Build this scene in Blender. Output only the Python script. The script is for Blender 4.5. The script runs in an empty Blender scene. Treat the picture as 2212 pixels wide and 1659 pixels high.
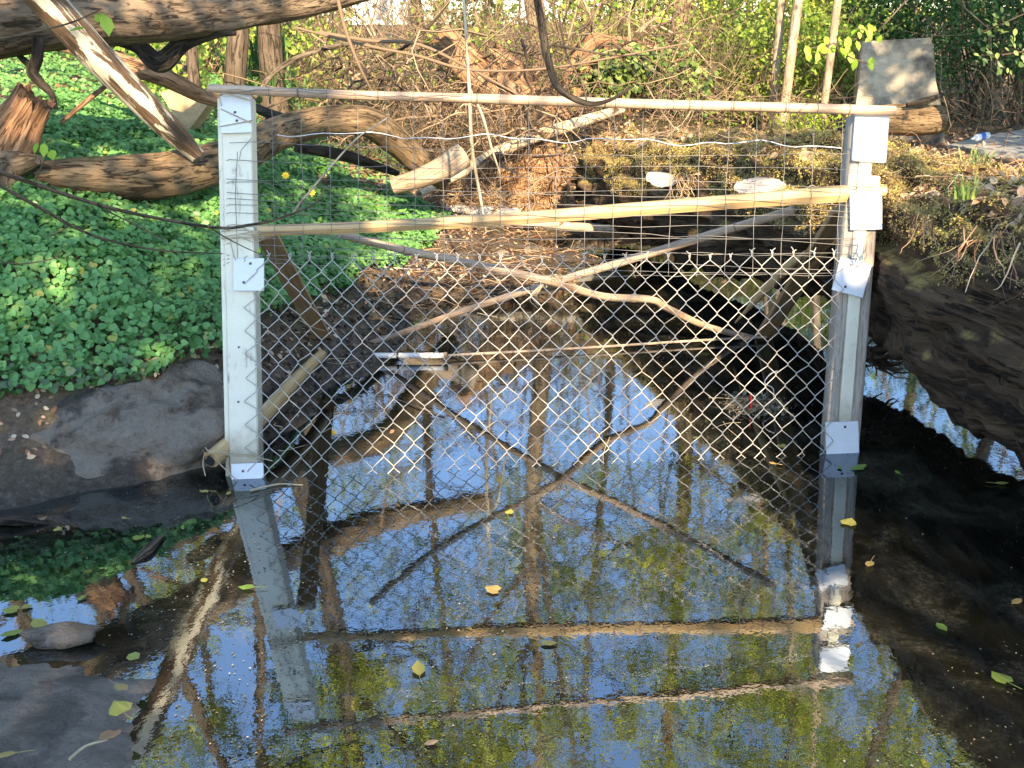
import bpy, math, random
import numpy as np
from mathutils import Vector, Matrix

rng = np.random.default_rng(7)
random.seed(7)
SC = bpy.context.scene
COL = SC.collection

# ------------------------------------------------------------------ camera
CAMH = 1.45
PITCH, ROLL, FPX = math.radians(18), math.radians(2), 2300.0      # focal length in units of a 2212 px wide picture
_c, _s = math.cos(PITCH), math.sin(PITCH)
FW = np.array([0, _c, -_s]); _U0 = np.array([0, _s, _c]); _R0 = np.array([1.0, 0, 0])
RT = math.cos(ROLL) * _R0 - math.sin(ROLL) * _U0
UP = math.cos(ROLL) * _U0 + math.sin(ROLL) * _R0
cam_data = bpy.data.cameras.new("camera")
cam_data.sensor_fit = 'HORIZONTAL'
cam_data.sensor_width = 36.0
cam_data.lens = 36.0 * FPX / 2212.0
cam_data.clip_start = 0.05
cam_data.clip_end = 500
camera = bpy.data.objects.new("camera", cam_data)
COL.objects.link(camera)
camera.matrix_world = Matrix(((RT[0], UP[0], -FW[0], 0), (RT[1], UP[1], -FW[1], 0), (RT[2], UP[2], -FW[2], CAMH), (0, 0, 0, 1)))
SC.camera = camera

# ------------------------------------------------------------------ light
SUN = np.array([0.13, -0.88, 0.44]); SUN = SUN / np.linalg.norm(SUN)    # towards the sun: behind the camera, to the right
world = bpy.data.worlds.new("World"); SC.world = world
world.use_nodes = True
wn = world.node_tree.nodes; wl = world.node_tree.links
bg = wn['Background']
sky = wn.new('ShaderNodeTexSky'); sky.sky_type = 'NISHITA'; sky.sun_disc = False
sky.sun_elevation = math.asin(SUN[2]); sky.sun_rotation = math.atan2(SUN[0], SUN[1])
sky.air_density = 1.0; sky.dust_density = 0.2; sky.ozone_density = 1.7
wl.new(sky.outputs[0], bg.inputs[0]); bg.inputs[1].default_value = 0.15
sd = bpy.data.lights.new("sun", 'SUN'); sd.energy = 5.0; sd.angle = math.radians(0.5); sd.color = (1.0, 0.78, 0.50)
so = bpy.data.objects.new("sun", sd); COL.objects.link(so)
so.rotation_euler = Vector(SUN).to_track_quat('Z', 'Y').to_euler()
SC.view_settings.view_transform = 'Standard'; SC.view_settings.look = 'None'
SC.view_settings.exposure = 1.75; SC.view_settings.gamma = 1
try:
    SC.cycles.max_bounces = 6; SC.cycles.transparent_max_bounces = 6; SC.cycles.diffuse_bounces = 3
    SC.cycles.use_denoising = True
    SC.cycles.caustics_reflective = False; SC.cycles.caustics_refractive = False
except Exception:
    pass

# ------------------------------------------------------------------ helpers
CAM = np.array([0, 0, CAMH])
def ray(px, py):
    return FW + RT * (px - 1106) / FPX - UP * (py - 829.5) / FPX
def at(px, py, y):                      # the point seen at a pixel of the photograph (2212 wide) at distance y
    d = ray(px, py); return CAM + d * y / d[1]
def wat(px, py, z=0.0):
    d = ray(px, py); return CAM + d * (z - CAMH) / d[2]
def gp(px, py, off=0.0):                # a point of the leaning plane of the fence; off moves it towards the viewer
    n = np.array([-0.02, 1.0, -0.31]); d = ray(px, py)
    o = np.array([0, 3.52, 0]); t = ((o - CAM) @ n) / (d @ n)
    return CAM + d * t - n / np.linalg.norm(n) * off
GN = np.array([0.02, -1.0, 0.31]); GN /= np.linalg.norm(GN)

def nrm(v):
    v = np.asarray(v, float); return v / (np.linalg.norm(v, axis=-1, keepdims=True) + 1e-12)

_perm = np.random.default_rng(3).random((64, 64, 64))
def vn(p, s=1.0, o=0.0):                # value noise, -1..1
    q = np.asarray(p, float) * s + o + 100.0
    i = np.floor(q).astype(int); f = q - i; f = f * f * (3 - 2 * f); r = 0
    for a in (0, 1):
        for b in (0, 1):
            for c in (0, 1):
                w = (f[..., 0] if a else 1 - f[..., 0]) * (f[..., 1] if b else 1 - f[..., 1]) * (f[..., 2] if c else 1 - f[..., 2])
                r = r + w * _perm[(i[..., 0] + a) % 64, (i[..., 1] + b) % 64, (i[..., 2] + c) % 64]
    return r * 2 - 1
def fbm(p, s=1.0, o=0.0, n=3):
    r = 0; a = 1.0
    for k in range(n):
        r = r + a * vn(p, s * 2 ** k, o + k * 7.3); a *= 0.5
    return r

class Geo:
    def __init__(g): g.V = []; g.F = []; g.tc = []; g.lc = []; g.n = 0
    def add(g, V, F, tc=None, lc=None, mi=0):
        V = np.asarray(V, float); k = len(V)
        for f in (F if isinstance(F, list) else [F]):
            g.F.append((np.asarray(f, np.int64) + g.n, mi))
        g.V.append(V); g.tc.append(V if tc is None else np.asarray(tc, float))
        g.lc.append(np.full(k, 0.5) if lc is None else np.broadcast_to(np.asarray(lc, float), (k,)).copy())
        g.n += k; return g
    def build(g, name, mats, parent=None, smooth=True, **props):
        me = bpy.data.meshes.new(name)
        V = np.concatenate(g.V); 
        loops = np.concatenate([f.ravel() for f, m in g.F]); tot = np.concatenate([np.full(len(f), f.shape[1]) for f, m in g.F])
        mi = np.concatenate([np.full(len(f), m) for f, m in g.F])
        st = np.concatenate([[0], np.cumsum(tot)[:-1]])
        me.vertices.add(len(V)); me.vertices.foreach_set('co', V.ravel().astype(np.float32))
        me.loops.add(len(loops)); me.loops.foreach_set('vertex_index', loops.astype(np.int32))
        me.polygons.add(len(tot)); me.polygons.foreach_set('loop_start', st.astype(np.int32)); me.polygons.foreach_set('loop_total', tot.astype(np.int32))
        me.polygons.foreach_set('material_index', mi.astype(np.int32))
        me.polygons.foreach_set('use_smooth', np.full(len(tot), smooth))
        a = me.attributes.new('tc', 'FLOAT_VECTOR', 'POINT'); a.data.foreach_set('vector', np.concatenate(g.tc).ravel().astype(np.float32))
        a = me.attributes.new('lc', 'FLOAT', 'POINT'); a.data.foreach_set('value', np.concatenate(g.lc).astype(np.float32))
        me.update(calc_edges=True)
        o = bpy.data.objects.new(name, me); COL.objects.link(o)
        for m in (mats if isinstance(mats, (list, tuple)) else [mats]): me.materials.append(m)
        if parent is not None: o.parent = parent
        for k_, v_ in props.items(): o[k_] = v_
        return o

def thing(name, loc, label, cat, group=None):
    o = bpy.data.objects.new(name, None); COL.objects.link(o); o.empty_display_size = 0.1
    o.location = Vector([float(c) for c in loc]); o['label'] = label; o['category'] = cat
    if group: o['group'] = group
    return o
def rel(t, o):                          # keep a part's world place when it hangs under a thing
    o.parent = t; o.matrix_parent_inverse = Matrix.Translation(-t.location); return o

def spline(P, n):
    P = np.asarray(P, float); k = len(P)
    if k == 2: 
        t = np.linspace(0, 1, n)[:, None]; return P[0] * (1 - t) + P[1] * t
    Q = np.vstack([2 * P[0] - P[1], P, 2 * P[-1] - P[-2]]); out = []
    ts = np.linspace(0, k - 1, n)
    for t in ts:
        i = min(int(t), k - 2); u = t - i; a, b, c, d = Q[i], Q[i + 1], Q[i + 2], Q[i + 3]
        out.append(0.5 * (2 * b + (c - a) * u + (2 * a - 5 * b + 4 * c - d) * u * u + (3 * b - a - 3 * c + d) * u ** 3))
    return np.array(out)
def tube(g, P, R, seg=8, amp=0.0, freq=6.0, seed=0.0, cap=True, lc=0.5, mi=0, capmi=None, flat=1.0, capjag=0.0, ridges=0.0):
    P = np.asarray(P, float); n = len(P); R = np.broadcast_to(np.asarray(R, float), (n,)).copy() if np.ndim(R) == 0 or len(R) == n else np.interp(np.linspace(0, 1, n), np.linspace(0, 1, len(R)), R)
    T = nrm(np.gradient(P, axis=0)); a = np.array([0, 0, 1.0]) if abs(T[0][2]) < 0.9 else np.array([1.0, 0, 0])
    N = np.zeros_like(P); u = nrm(np.cross(T[0], a))
    for i in range(n):
        u = u - T[i] * (u @ T[i]); u = nrm(u); N[i] = u
    B = np.cross(T, N)
    th = np.linspace(0, 2 * math.pi, seg, endpoint=False)
    L = np.concatenate([[0], np.cumsum(np.linalg.norm(np.diff(P, axis=0), axis=1))])
    r0 = R.mean()
    ct, st_ = np.cos(th), np.sin(th)
    tc = np.stack([np.broadcast_to(ct * r0, (n, seg)), np.broadcast_to(st_ * r0, (n, seg)), np.broadcast_to(L[:, None], (n, seg))], -1).copy()
    tc[..., 0] += seed * 1.37; 
    rr = np.broadcast_to(R[:, None], (n, seg)).copy()
    if amp: rr = rr * (1 + amp * fbm(tc * np.array([1, 1, 0.4]), freq, seed) )
    if ridges: rr = rr * (1 + ridges * np.abs(vn(tc * np.array([5, 5, .35]), freq, seed + 3)))
    V = P[:, None, :] + rr[..., None] * (ct[None, :, None] * N[:, None, :] + flat * st_[None, :, None] * B[:, None, :])
    if capjag:
        for e, sg in ((0, -1), (n - 1, 1)):
            V[e] += T[e] * sg * capjag * rng.random(seg)[:, None]
    i, j = np.meshgrid(np.arange(n - 1), np.arange(seg), indexing='ij'); j2 = (j + 1) % seg
    F = np.stack([i * seg + j, i * seg + j2, (i + 1) * seg + j2, (i + 1) * seg + j], -1).reshape(-1, 4)
    base = V.reshape(-1, 3); tcf = tc.reshape(-1, 3)
    g.add(base, F, tcf, lc, mi)
    if cap:
        for e, rev in ((0, True), (n - 1, False)):
            ring = V[e]; c = ring.mean(0)
            idx = np.arange(seg); f = np.stack([idx, (idx + 1) % seg, np.full(seg, seg)], -1)
            if rev: f = f[:, ::-1]
            g.add(np.vstack([ring, c]), f, None, lc, mi if capmi is None else capmi)
    return V
def box(g, c, ex, ey, ez, mi=0, lc=0.5, tcl=None):     # centre and three half-edge vectors
    c, ex, ey, ez = [np.asarray(v, float) for v in (c, ex, ey, ez)]
    V = np.array([c + a * ex + b * ey + d * ez for a in (-1, 1) for b in (-1, 1) for d in (-1, 1)])
    F = np.array([[0, 1, 3, 2], [4, 6, 7, 5], [0, 4, 5, 1], [2, 3, 7, 6], [0, 2, 6, 4], [1, 5, 7, 3]])
    l = [np.linalg.norm(v) for v in (ex, ey, ez)]
    tc = np.array([[a * l[0], b * l[1], d * l[2]] for a in (-1, 1) for b in (-1, 1) for d in (-1, 1)])
    g.add(V, F, tc, lc, mi)
def bbox(g, c, ex, ey, ez, bev=0.004, mi=0, lc=0.5, cuts=1):   # box with chamfered edges
    c, ex, ey, ez = [np.asarray(v, float) for v in (c, ex, ey, ez)]
    l = np.array([np.linalg.norm(v) for v in (ex, ey, ez)]); d = [v / k for v, k in zip((ex, ey, ez), l)]
    V = []; ids = {}
    for ax in range(3):
        for sa in (-1, 1):
            for sb in (-1, 1):
                for sc_ in (-1, 1):
                    q = l - bev; s3 = [0, 0, 0]; s3[ax] = sa; o = [k for k in range(3) if k != ax]; s3[o[0]] = sb; s3[o[1]] = sc_
                    p = np.array([s3[k] * (l[k] if k == ax else q[k]) for k in range(3)]); ids[(ax, tuple(s3))] = len(V); V.append(p)
    F4 = []; F3 = []
    for ax in range(3):
        o = [k for k in range(3) if k != ax]
        for sa in (-1, 1):
            f = []
            for sb, sc_ in ((-1, -1), (1, -1), (1, 1), (-1, 1)):
                s3 = [0, 0, 0]; s3[ax] = sa; s3[o[0]] = sb; s3[o[1]] = sc_; f.append(ids[(ax, tuple(s3))])
            F4.append(f)
    for ax in range(3):      # edges parallel to ax
        o = [k for k in range(3) if k != ax]
        for sb in (-1, 1):
            for sc_ in (-1, 1):
                a = [0, 0, 0]; a[o[0]] = sb; a[o[1]] = sc_; lo = list(a); hi = list(a); lo[ax] = -1; hi[ax] = 1
                F4.append([ids[(o[0], tuple(lo))], ids[(o[0], tuple(hi))], ids[(o[1], tuple(hi))], ids[(o[1], tuple(lo))]])
    for a in (-1, 1):
        for b in (-1, 1):
            for e in (-1, 1):
                F3.append([ids[(0, (a, b, e))], ids[(1, (a, b, e))], ids[(2, (a, b, e))]])
    P = np.array(V)
    def fix(F):
        out = []
        for f in F:
            p = P[f]; n_ = np.cross(p[1] - p[0], p[2] - p[0]); out.append(f if n_ @ p.mean(0) > 0 else f[::-1])
        return np.array(out)
    F4 = fix(F4); F3 = fix(F3)
    W = c + P[:, :1] * d[0] + P[:, 1:2] * d[1] + P[:, 2:] * d[2]
    flip = np.dot(np.cross(d[0], d[1]), d[2]) < 0
    if flip: F4 = F4[:, ::-1]; F3 = F3[:, ::-1]
    g.add(W, [F4, F3], P, lc, mi)

HEART = (np.array([[0, .12, 0], [-.28, 0, .03], [-.5, .3, .09], [-.36, .68, .05], [0, 1, -.1], [.36, .68, .05], [.5, .3, .09], [.28, 0, .03]]), np.array([[0, 4, 3, 2, 1], [0, 7, 6, 5, 4]]))
OVAL = (np.array([[0, 0, 0], [-.24, .25, .05], [-.27, .6, .05], [0, 1, -.06], [.27, .6, .05], [.24, .25, .05]]), np.array([[0, 3, 2, 1], [0, 5, 4, 3]]))
DIAM = (np.array([[0, 0, 0], [-.3, .5, .07], [0, 1, -.03], [.3, .5, .07]]), np.array([[0, 2, 1], [0, 3, 2]]))
BLADE = (np.array([[-.05, 0, 0], [.05, 0, 0], [.04, .5, .1], [-.04, .5, .1], [0, 1, .0]]), None)
def leaves(g, pos, nor, size, tmpl=DIAM, lc=None, mi=0, dirn=None, r=rng):
    N = len(pos); pos = np.asarray(pos, float); nor = nrm(nor); size = np.broadcast_to(size, (N,))
    a = nrm(r.normal(size=(N, 3))) if dirn is None else nrm(dirn)
    v = nrm(a - nor * (a * nor).sum(1, keepdims=True)); u = np.cross(v, nor)
    T, F = tmpl; k = len(T)
    V = pos[:, None, :] + size[:, None, None] * (T[None, :, 0:1] * u[:, None] + (T[None, :, 1:2] - 0.3) * v[:, None] + T[None, :, 2:3] * nor[:, None])
    Fs = (F[None] + (np.arange(N) * k)[:, None, None]).reshape(-1, F.shape[1])
    if lc is None: lc = r.random(N)
    g.add(V.reshape(-1, 3), Fs, None, np.repeat(lc, k), mi)
def twigs(g, P0, P1, r0, wob=0.1, n=6, seg=3, r=rng, lc=None, arch=None):   # many thin bent twigs at once
    N = len(P0); t = np.linspace(0, 1, n); D = P1 - P0; L = np.linalg.norm(D, axis=1)
    off = r.normal(size=(N, 1, 3)) * (4 * t * (1 - t))[None, :, None] * wob * L[:, None, None] + r.normal(size=(N, n, 3)) * 0.02 * L[:, None, None] * (t > 0)[None, :, None]
    P = P0[:, None] * (1 - t)[None, :, None] + P1[:, None] * t[None, :, None] + off
    if arch is not None: P[..., 2] += arch[:, None] * (4 * t * (1 - t))[None]
    d = nrm(D); a = nrm(np.cross(d, r.normal(size=(N, 3)))); b = np.cross(d, a)
    th = np.linspace(0, 2 * math.pi, seg, endpoint=False)
    R = (np.broadcast_to(r0, (N,))[:, None] * (1 - 0.7 * t)[None])
    V = P[:, :, None, :] + R[:, :, None, None] * (np.cos(th)[None, None, :, None] * a[:, None, None] + np.sin(th)[None, None, :, None] * b[:, None, None])
    i, j = np.meshgrid(np.arange(n - 1), np.arange(seg), indexing='ij'); j2 = (j + 1) % seg
    F = np.stack([i * seg + j, i * seg + j2, (i + 1) * seg + j2, (i + 1) * seg + j], -1).reshape(-1, 4)
    Fs = (F[None] + (np.arange(N) * n * seg)[:, None, None]).reshape(-1, 4)
    if lc is None: lc = r.random(N)
    g.add(V.reshape(-1, 3), Fs, None, np.repeat(lc, n * seg))
    return P

# ------------------------------------------------------------------ materials
def mat(name):
    m = bpy.data.materials.new(name); m.use_nodes = True; return m, m.node_tree.nodes, m.node_tree.links, m.node_tree.nodes['Principled BSDF']
def attr(nt, name):
    n = nt.new('ShaderNodeAttribute'); n.attribute_name = name; return n
def mapping(nt, lk, src, scale):
    m = nt.new('ShaderNodeMapping'); m.inputs['Scale'].default_value = scale; lk.new(src, m.inputs[0]); return m.outputs[0]
def noise(nt, lk, vec, scale, detail=4, rough=0.6, dist=0.0):
    n = nt.new('ShaderNodeTexNoise'); n.inputs['Scale'].default_value = scale; n.inputs['Detail'].default_value = detail
    n.inputs['Roughness'].default_value = rough; n.inputs['Distortion'].default_value = dist
    if vec is not None: lk.new(vec, n.inputs[0])
    return n.outputs[0]
def ramp(nt, lk, fac, stops, interp='LINEAR'):
    r = nt.new('ShaderNodeValToRGB'); r.color_ramp.interpolation = interp
    e = r.color_ramp.elements
    while len(e) < len(stops): e.new(0.5)
    for k, (p, c) in enumerate(stops): e[k].position = p; e[k].color = (*c, 1) if len(c) == 3 else c
    lk.new(fac, r.inputs[0]); return r.outputs[0]
def mix(nt, lk, fac, a, b, mode='MIX'):
    m = nt.new('ShaderNodeMix'); m.data_type = 'RGBA'; m.blend_type = mode
    for inp, v in ((m.inputs[0], fac), (m.inputs[6], a), (m.inputs[7], b)):
        if isinstance(v, (int, float)): inp.default_value = v
        elif isinstance(v, tuple): inp.default_value = (*v, 1)
        else: lk.new(v, inp)
    return m.outputs[2]
def bump(nt, lk, h, strength, dist, bs, normal=None):
    b = nt.new('ShaderNodeBump'); b.inputs['Strength'].default_value = strength; b.inputs['Distance'].default_value = dist
    lk.new(h, b.inputs['Height']); lk.new(b.outputs[0], bs.inputs['Normal'])
    return b
def math_(nt, lk, op, a, b=0.0, clamp=False):
    m = nt.new('ShaderNodeMath'); m.operation = op; m.use_clamp = clamp
    for inp, v in ((m.inputs[0], a), (m.inputs[1], b)):
        if isinstance(v, (int, float)): inp.default_value = v
        else: lk.new(v, inp)
    return m.outputs[0]
def normz(nt):
    g = nt.new('ShaderNodeNewGeometry'); s = nt.new('ShaderNodeSeparateXYZ'); nt_links = g.id_data.links
    nt_links.new(g.outputs['Normal'], s.inputs[0]); return s.outputs[2], g
def posz(nt, lk):
    g = nt.new('ShaderNodeNewGeometry'); s = nt.new('ShaderNodeSeparateXYZ'); lk.new(g.outputs['Position'], s.inputs[0]); return s.outputs[2], g.outputs['Position']

def bark(name, dark, mid, light, moss=None, mossamt=0.0, sc=(14, 14, 2.2), bs_=0.9, rough=0.9, wet=False, bd=0.02):
    m, nt, lk, b = mat(name); tc = attr(nt, 'tc').outputs['Vector']
    v = mapping(nt, lk, tc, sc); n1 = noise(nt, lk, v, 1.6, 8, 0.7, 0.6); n2 = noise(nt, lk, tc, 3.0, 3)
    c = ramp(nt, lk, n1, [(0.32, dark), (0.5, mid), (0.68, light)])
    c = mix(nt, lk, ramp(nt, lk, n2, [(0.4, (0, 0, 0)), (0.65, (1, 1, 1))]), c, mix(nt, lk, 0.4, c, light))
    nc = noise(nt, lk, mapping(nt, lk, tc, tuple(k * 2.6 for k in sc)), 1.3, 6, 0.75, 1.2); crack = ramp(nt, lk, nc, [(0.40, (1, 1, 1)), (0.47, (0, 0, 0))])
    c = mix(nt, lk, crack, c, dark); n1 = math_(nt, lk, 'SUBTRACT', n1, math_(nt, lk, 'MULTIPLY', crack, .25))
    if moss:
        nz, _ = normz(nt); n3 = noise(nt, lk, tc, 7, 5, 0.7)
        f = math_(nt, lk, 'ADD', math_(nt, lk, 'MULTIPLY', nz, 0.5), math_(nt, lk, 'ADD', n3, mossamt - 0.5))
        f = ramp(nt, lk, f, [(0.45, (0, 0, 0)), (0.62, (1, 1, 1))]); n4 = noise(nt, lk, tc, 40, 3)
        mc = ramp(nt, lk, n4, [(0.35, tuple(x * 0.45 for x in moss)), (0.65, moss)]); c = mix(nt, lk, f, c, mc)
    lk.new(c, b.inputs['Base Color']); b.inputs['Roughness'].default_value = rough
    b.inputs['Specular IOR Level'].default_value = 0.25 if not wet else 0.6
    bump(nt, lk, n1, bs_, bd, b); return m
def leafmat(name, stops, trans=0.35, rough=0.5, spec=0.3):
    m, nt, lk, b = mat(name); a = attr(nt, 'lc').outputs['Fac']; c = ramp(nt, lk, a, stops)
    lk.new(c, b.inputs['Base Color']); b.inputs['Roughness'].default_value = rough; b.inputs['Specular IOR Level'].default_value = spec
    t = nt.new('ShaderNodeBsdfTranslucent'); lk.new(c, t.inputs[0]); mx = nt.new('ShaderNodeMixShader'); mx.inputs[0].default_value = trans
    out = nt['Material Output']; lk.new(b.outputs[0], mx.inputs[1]); lk.new(t.outputs[0], mx.inputs[2]); lk.new(mx.outputs[0], out.inputs[0]); return m
def plain(name, col, rough=0.6, n_amt=0.25, nsc=20, metallic=0.0, bstr=0.2, bdist=0.003, usetc=True, spec=0.4, scl=(1, 1, 1)):
    m, nt, lk, b = mat(name); tc = attr(nt, 'tc').outputs['Vector']; v = mapping(nt, lk, tc, scl); n = noise(nt, lk, v, nsc, 6, 0.65)
    c = ramp(nt, lk, n, [(0.3, tuple(x * (1 - n_amt) for x in col)), (0.7, tuple(min(1, x * (1 + n_amt * 0.6)) for x in col))])
    lk.new(c, b.inputs['Base Color']); b.inputs['Roughness'].default_value = rough; b.inputs['Metallic'].default_value = metallic
    b.inputs['Specular IOR Level'].default_value = spec; bump(nt, lk, n, bstr, bdist, b); return m

M = {}
M['bark'] = bark('grey_bark', (.035, .026, .018), (.12, .09, .06), (.24, .19, .135))
M['bark_dark'] = bark('dark_bark', (.012, .010, .008), (.045, .036, .028), (.10, .08, .06))
M['bark_warm'] = bark('warm_bark', (.05, .035, .024), (.20, .14, .092), (.38, .28, .185))
M['log_yellow'] = bark('mossy_yellow_bark', (.045, .03, .018), (.17, .115, .065), (.33, .23, .13), moss=(.20, .16, .05), mossamt=-.06)
M['far_bark'] = bark('pale_tree_bark', (.18, .13, .09), (.34, .255, .175), (.50, .40, .29), bs_=0.5)
M['trunk_bark'] = bark('ridged_tree_bark', (.03, .022, .016), (.10, .075, .055), (.19, .15, .11), sc=(16, 16, 1.4))
M['moss_log'] = bark('rotten_mossy_wood', (.013, .009, .006), (.075, .047, .028), (.20, .13, .075), moss=(.40, .31, .11), mossamt=0.13, sc=(13, 13, 1.5), bd=0.05)
M['rot'] = bark('splintered_wood', (.10, .05, .025), (.34, .18, .095), (.55, .34, .20), sc=(22, 22, 2.0), bs_=1.0)
M['bare'] = bark('debarked_wood', (.10, .06, .035), (.46, .36, .24), (.62, .54, .42), sc=(3.0, 3.0, 1.3), bs_=0.4, bd=0.01)
def patchy_mat():
    m, nt, lk, b = mat('patchy_dead_wood'); tc = attr(nt, 'tc').outputs['Vector']; n = noise(nt, lk, mapping(nt, lk, tc, (13, 13, 2.0)), 1.0, 6, .62, .5); n2 = noise(nt, lk, mapping(nt, lk, tc, (60, 60, 6)), 1.2, 6, .7)
    pale = ramp(nt, lk, n2, [(.3, (.50, .40, .27)), (.6, (.70, .63, .50))]); dk = ramp(nt, lk, n2, [(.35, (.035, .022, .015)), (.55, (.14, .085, .05)), (.75, (.27, .18, .11))])
    f = ramp(nt, lk, n, [(.47, (0, 0, 0)), (.495, (1, 1, 1))]); c = mix(nt, lk, f, pale, dk); lk.new(c, b.inputs['Base Color']); b.inputs['Roughness'].default_value = .85
    h = math_(nt, lk, 'ADD', math_(nt, lk, 'MULTIPLY', n2, .4), f); bump(nt, lk, h, .7, .012, b); return m
M['patchy'] = patchy_mat()
M['cutwood'] = plain('cut_wood_face', (.48, .34, .19), 0.8, 0.3, 12)
M['twig'] = leafmat('dry_twigs', [(0, (.05, .035, .025)), (.5, (.19, .13, .085)), (1, (.42, .31, .2))], 0.0, 0.9)
M['straw'] = leafmat('dry_fibre', [(0, (.18, .10, .05)), (.5, (.48, .31, .17)), (1, (.72, .56, .35))], 0.1, 0.9)
M['litter'] = leafmat('dead_leaves', [(0, (.12, .06, .03)), (.5, (.42, .26, .16)), (.85, (.62, .45, .29)), (1, (.7, .6, .44))], 0.15, 0.8)
M['cover'] = leafmat('ground_cover_leaf', [(0, (.045, .12, .03)), (.3, (.10, .25, .07)), (.6, (.16, .36, .105)), (.88, (.25, .46, .14)), (.94, (.28, .40, .08)), (1, (.5, .42, .10))], 0.3, 0.42, 0.45)
M['dusty'] = leafmat('dusty_leaf', [(0, (.07, .12, .06)), (.5, (.16, .24, .13)), (1, (.34, .38, .14))], 0.25, 0.6)
M['ivy'] = leafmat('ivy_leaf', [(0, (.03, .06, .02)), (.5, (.12, .19, .05)), (1, (.3, .36, .10))], 0.3, 0.4)
M['young'] = leafmat('young_leaf', [(0, (.25, .42, .04)), (.6, (.42, .60, .07)), (1, (.55, .68, .12))], 0.5, 0.5)
M['wood_green'] = leafmat('woodland_leaf', [(0, (.11, .20, .03)), (.5, (.28, .42, .07)), (1, (.55, .60, .12))], 0.45, 0.5)
M['deep_green'] = leafmat('shaded_evergreen_leaf', [(0, (.03, .085, .03)), (.6, (.075, .18, .055)), (1, (.15, .27, .08))], 0.3, 0.5)
M['olive'] = leafmat('spring_canopy_leaf', [(0, (.14, .20, .02)), (.5, (.36, .42, .05)), (1, (.62, .58, .10))], 0.4, 0.5)
M['moss'] = leafmat('moss_tufts', [(0, (.20, .13, .06)), (.35, (.48, .33, .17)), (.6, (.46, .38, .11)), (1, (.62, .54, .16))], 0.2, 0.8)
M['blade'] = leafmat('grass_blade', [(0, (.10, .20, .05)), (.6, (.28, .38, .09)), (1, (.5, .48, .2))], 0.4, 0.5)
M['fleaf'] = leafmat('fallen_leaf', [(0, (.17, .27, .05)), (.35, (.38, .36, .08)), (.6, (.42, .29, .11)), (.8, (.34, .18, .08)), (1, (.42, .30, .20))], 0.15, 0.45)
M['speck'] = leafmat('floating_speck', [(0, (.08, .07, .045)), (.7, (.24, .20, .13)), (1, (.52, .46, .34))], 0.1, 0.6)
M['bamboo'] = None
def bamboo_mat(name, base, dark):
    m, nt, lk, b = mat(name); tc = attr(nt, 'tc').outputs['Vector']; v = mapping(nt, lk, tc, (60, 60, 2.0)); n = noise(nt, lk, v, 1.5, 5, .65); n2 = noise(nt, lk, tc, 4.5, 4)
    c = ramp(nt, lk, n, [(.3, dark), (.6, base)]); c = mix(nt, lk, ramp(nt, lk, n2, [(.45, (0, 0, 0)), (.75, (.7, .7, .7))]), c, dark)
    lk.new(c, b.inputs['Base Color']); b.inputs['Roughness'].default_value = .55; bump(nt, lk, n, .25, .002, b); return m
M['bamboo'] = bamboo_mat('weathered_bamboo', (.50, .38, .27), (.26, .17, .12))
M['bamboo_node'] = plain('bamboo_joint', (.22, .13, .08), .6)
M['rail'] = bamboo_mat('golden_split_pole', (.62, .43, .21), (.38, .23, .10))
M['board'] = bamboo_mat('brown_brace_board', (.46, .31, .16), (.24, .15, .07))
def paint_mat():
    m, nt, lk, b = mat('weathered_cream_paint'); tc = attr(nt, 'tc').outputs['Vector']
    v = mapping(nt, lk, tc, (60, 60, 6)); n = noise(nt, lk, v, 1.0, 8, .75); n2 = noise(nt, lk, tc, 9, 5, .7)
    f = math_(nt, lk, 'MULTIPLY', ramp(nt, lk, n, [(.52, (0, 0, 0)), (.66, (1, 1, 1))]), ramp(nt, lk, n2, [(.50, (0, 0, 0)), (.62, (1, 1, 1))]))
    c = mix(nt, lk, ramp(nt, lk, n2, [(.3, (0, 0, 0)), (.8, (1, 1, 1))]), (.82, .77, .61), (.72, .67, .53)); c = mix(nt, lk, f, c, (.20, .17, .13))
    z, p = posz(nt, lk); n4 = noise(nt, lk, p, 14, 5, .7); tide = ramp(nt, lk, math_(nt, lk, 'ADD', z, math_(nt, lk, 'MULTIPLY', n4, -.16)), [(-.0, (1, 1, 1)), (.10, (0, 0, 0))])
    c = mix(nt, lk, math_(nt, lk, 'MULTIPLY', tide, .75), c, (.26, .21, .13)); sp = ramp(nt, lk, noise(nt, lk, p, 90, 3, .8), [(.66, (0, 0, 0)), (.70, (1, 1, 1))]); c = mix(nt, lk, math_(nt, lk, 'MULTIPLY', sp, .5), c, (.25, .21, .15))
    lk.new(c, b.inputs['Base Color']); b.inputs['Roughness'].default_value = .5; bump(nt, lk, n, .25, .002, b); return m
M['paint'] = paint_mat()
M['greywood'] = bark('grey_weathered_board', (.24, .19, .155), (.42, .36, .30), (.56, .50, .43), sc=(40, 40, 2.5), bs_=.3, bd=.004)
M['plate'] = plain('pale_plastic_sheet', (.74, .76, .80), .45, .05, 40, bstr=.05)
M['screw'] = plain('screw_head', (.10, .09, .09), .5, .2, metallic=.7)
def wire_mat(name, col, rust, amt):
    m, nt, lk, b = mat(name); tc = attr(nt, 'tc').outputs['Vector']; g = nt.new('ShaderNodeNewGeometry'); n = noise(nt, lk, g.outputs['Position'], 3.0, 5, .7)
    f = ramp(nt, lk, n, [(.55 - amt, (0, 0, 0)), (.75 - amt, (1, 1, 1))]); c = mix(nt, lk, f, col, rust); lk.new(c, b.inputs['Base Color'])
    b.inputs['Metallic'].default_value = .35; b.inputs['Roughness'].default_value = .5; return m
M['galv'] = wire_mat('galvanised_wire', (.44, .42, .39), (.40, .29, .19), .04)
M['thinwire'] = wire_mat('thin_steel_wire', (.20, .19, .18), (.17, .12, .09), .0)
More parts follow.
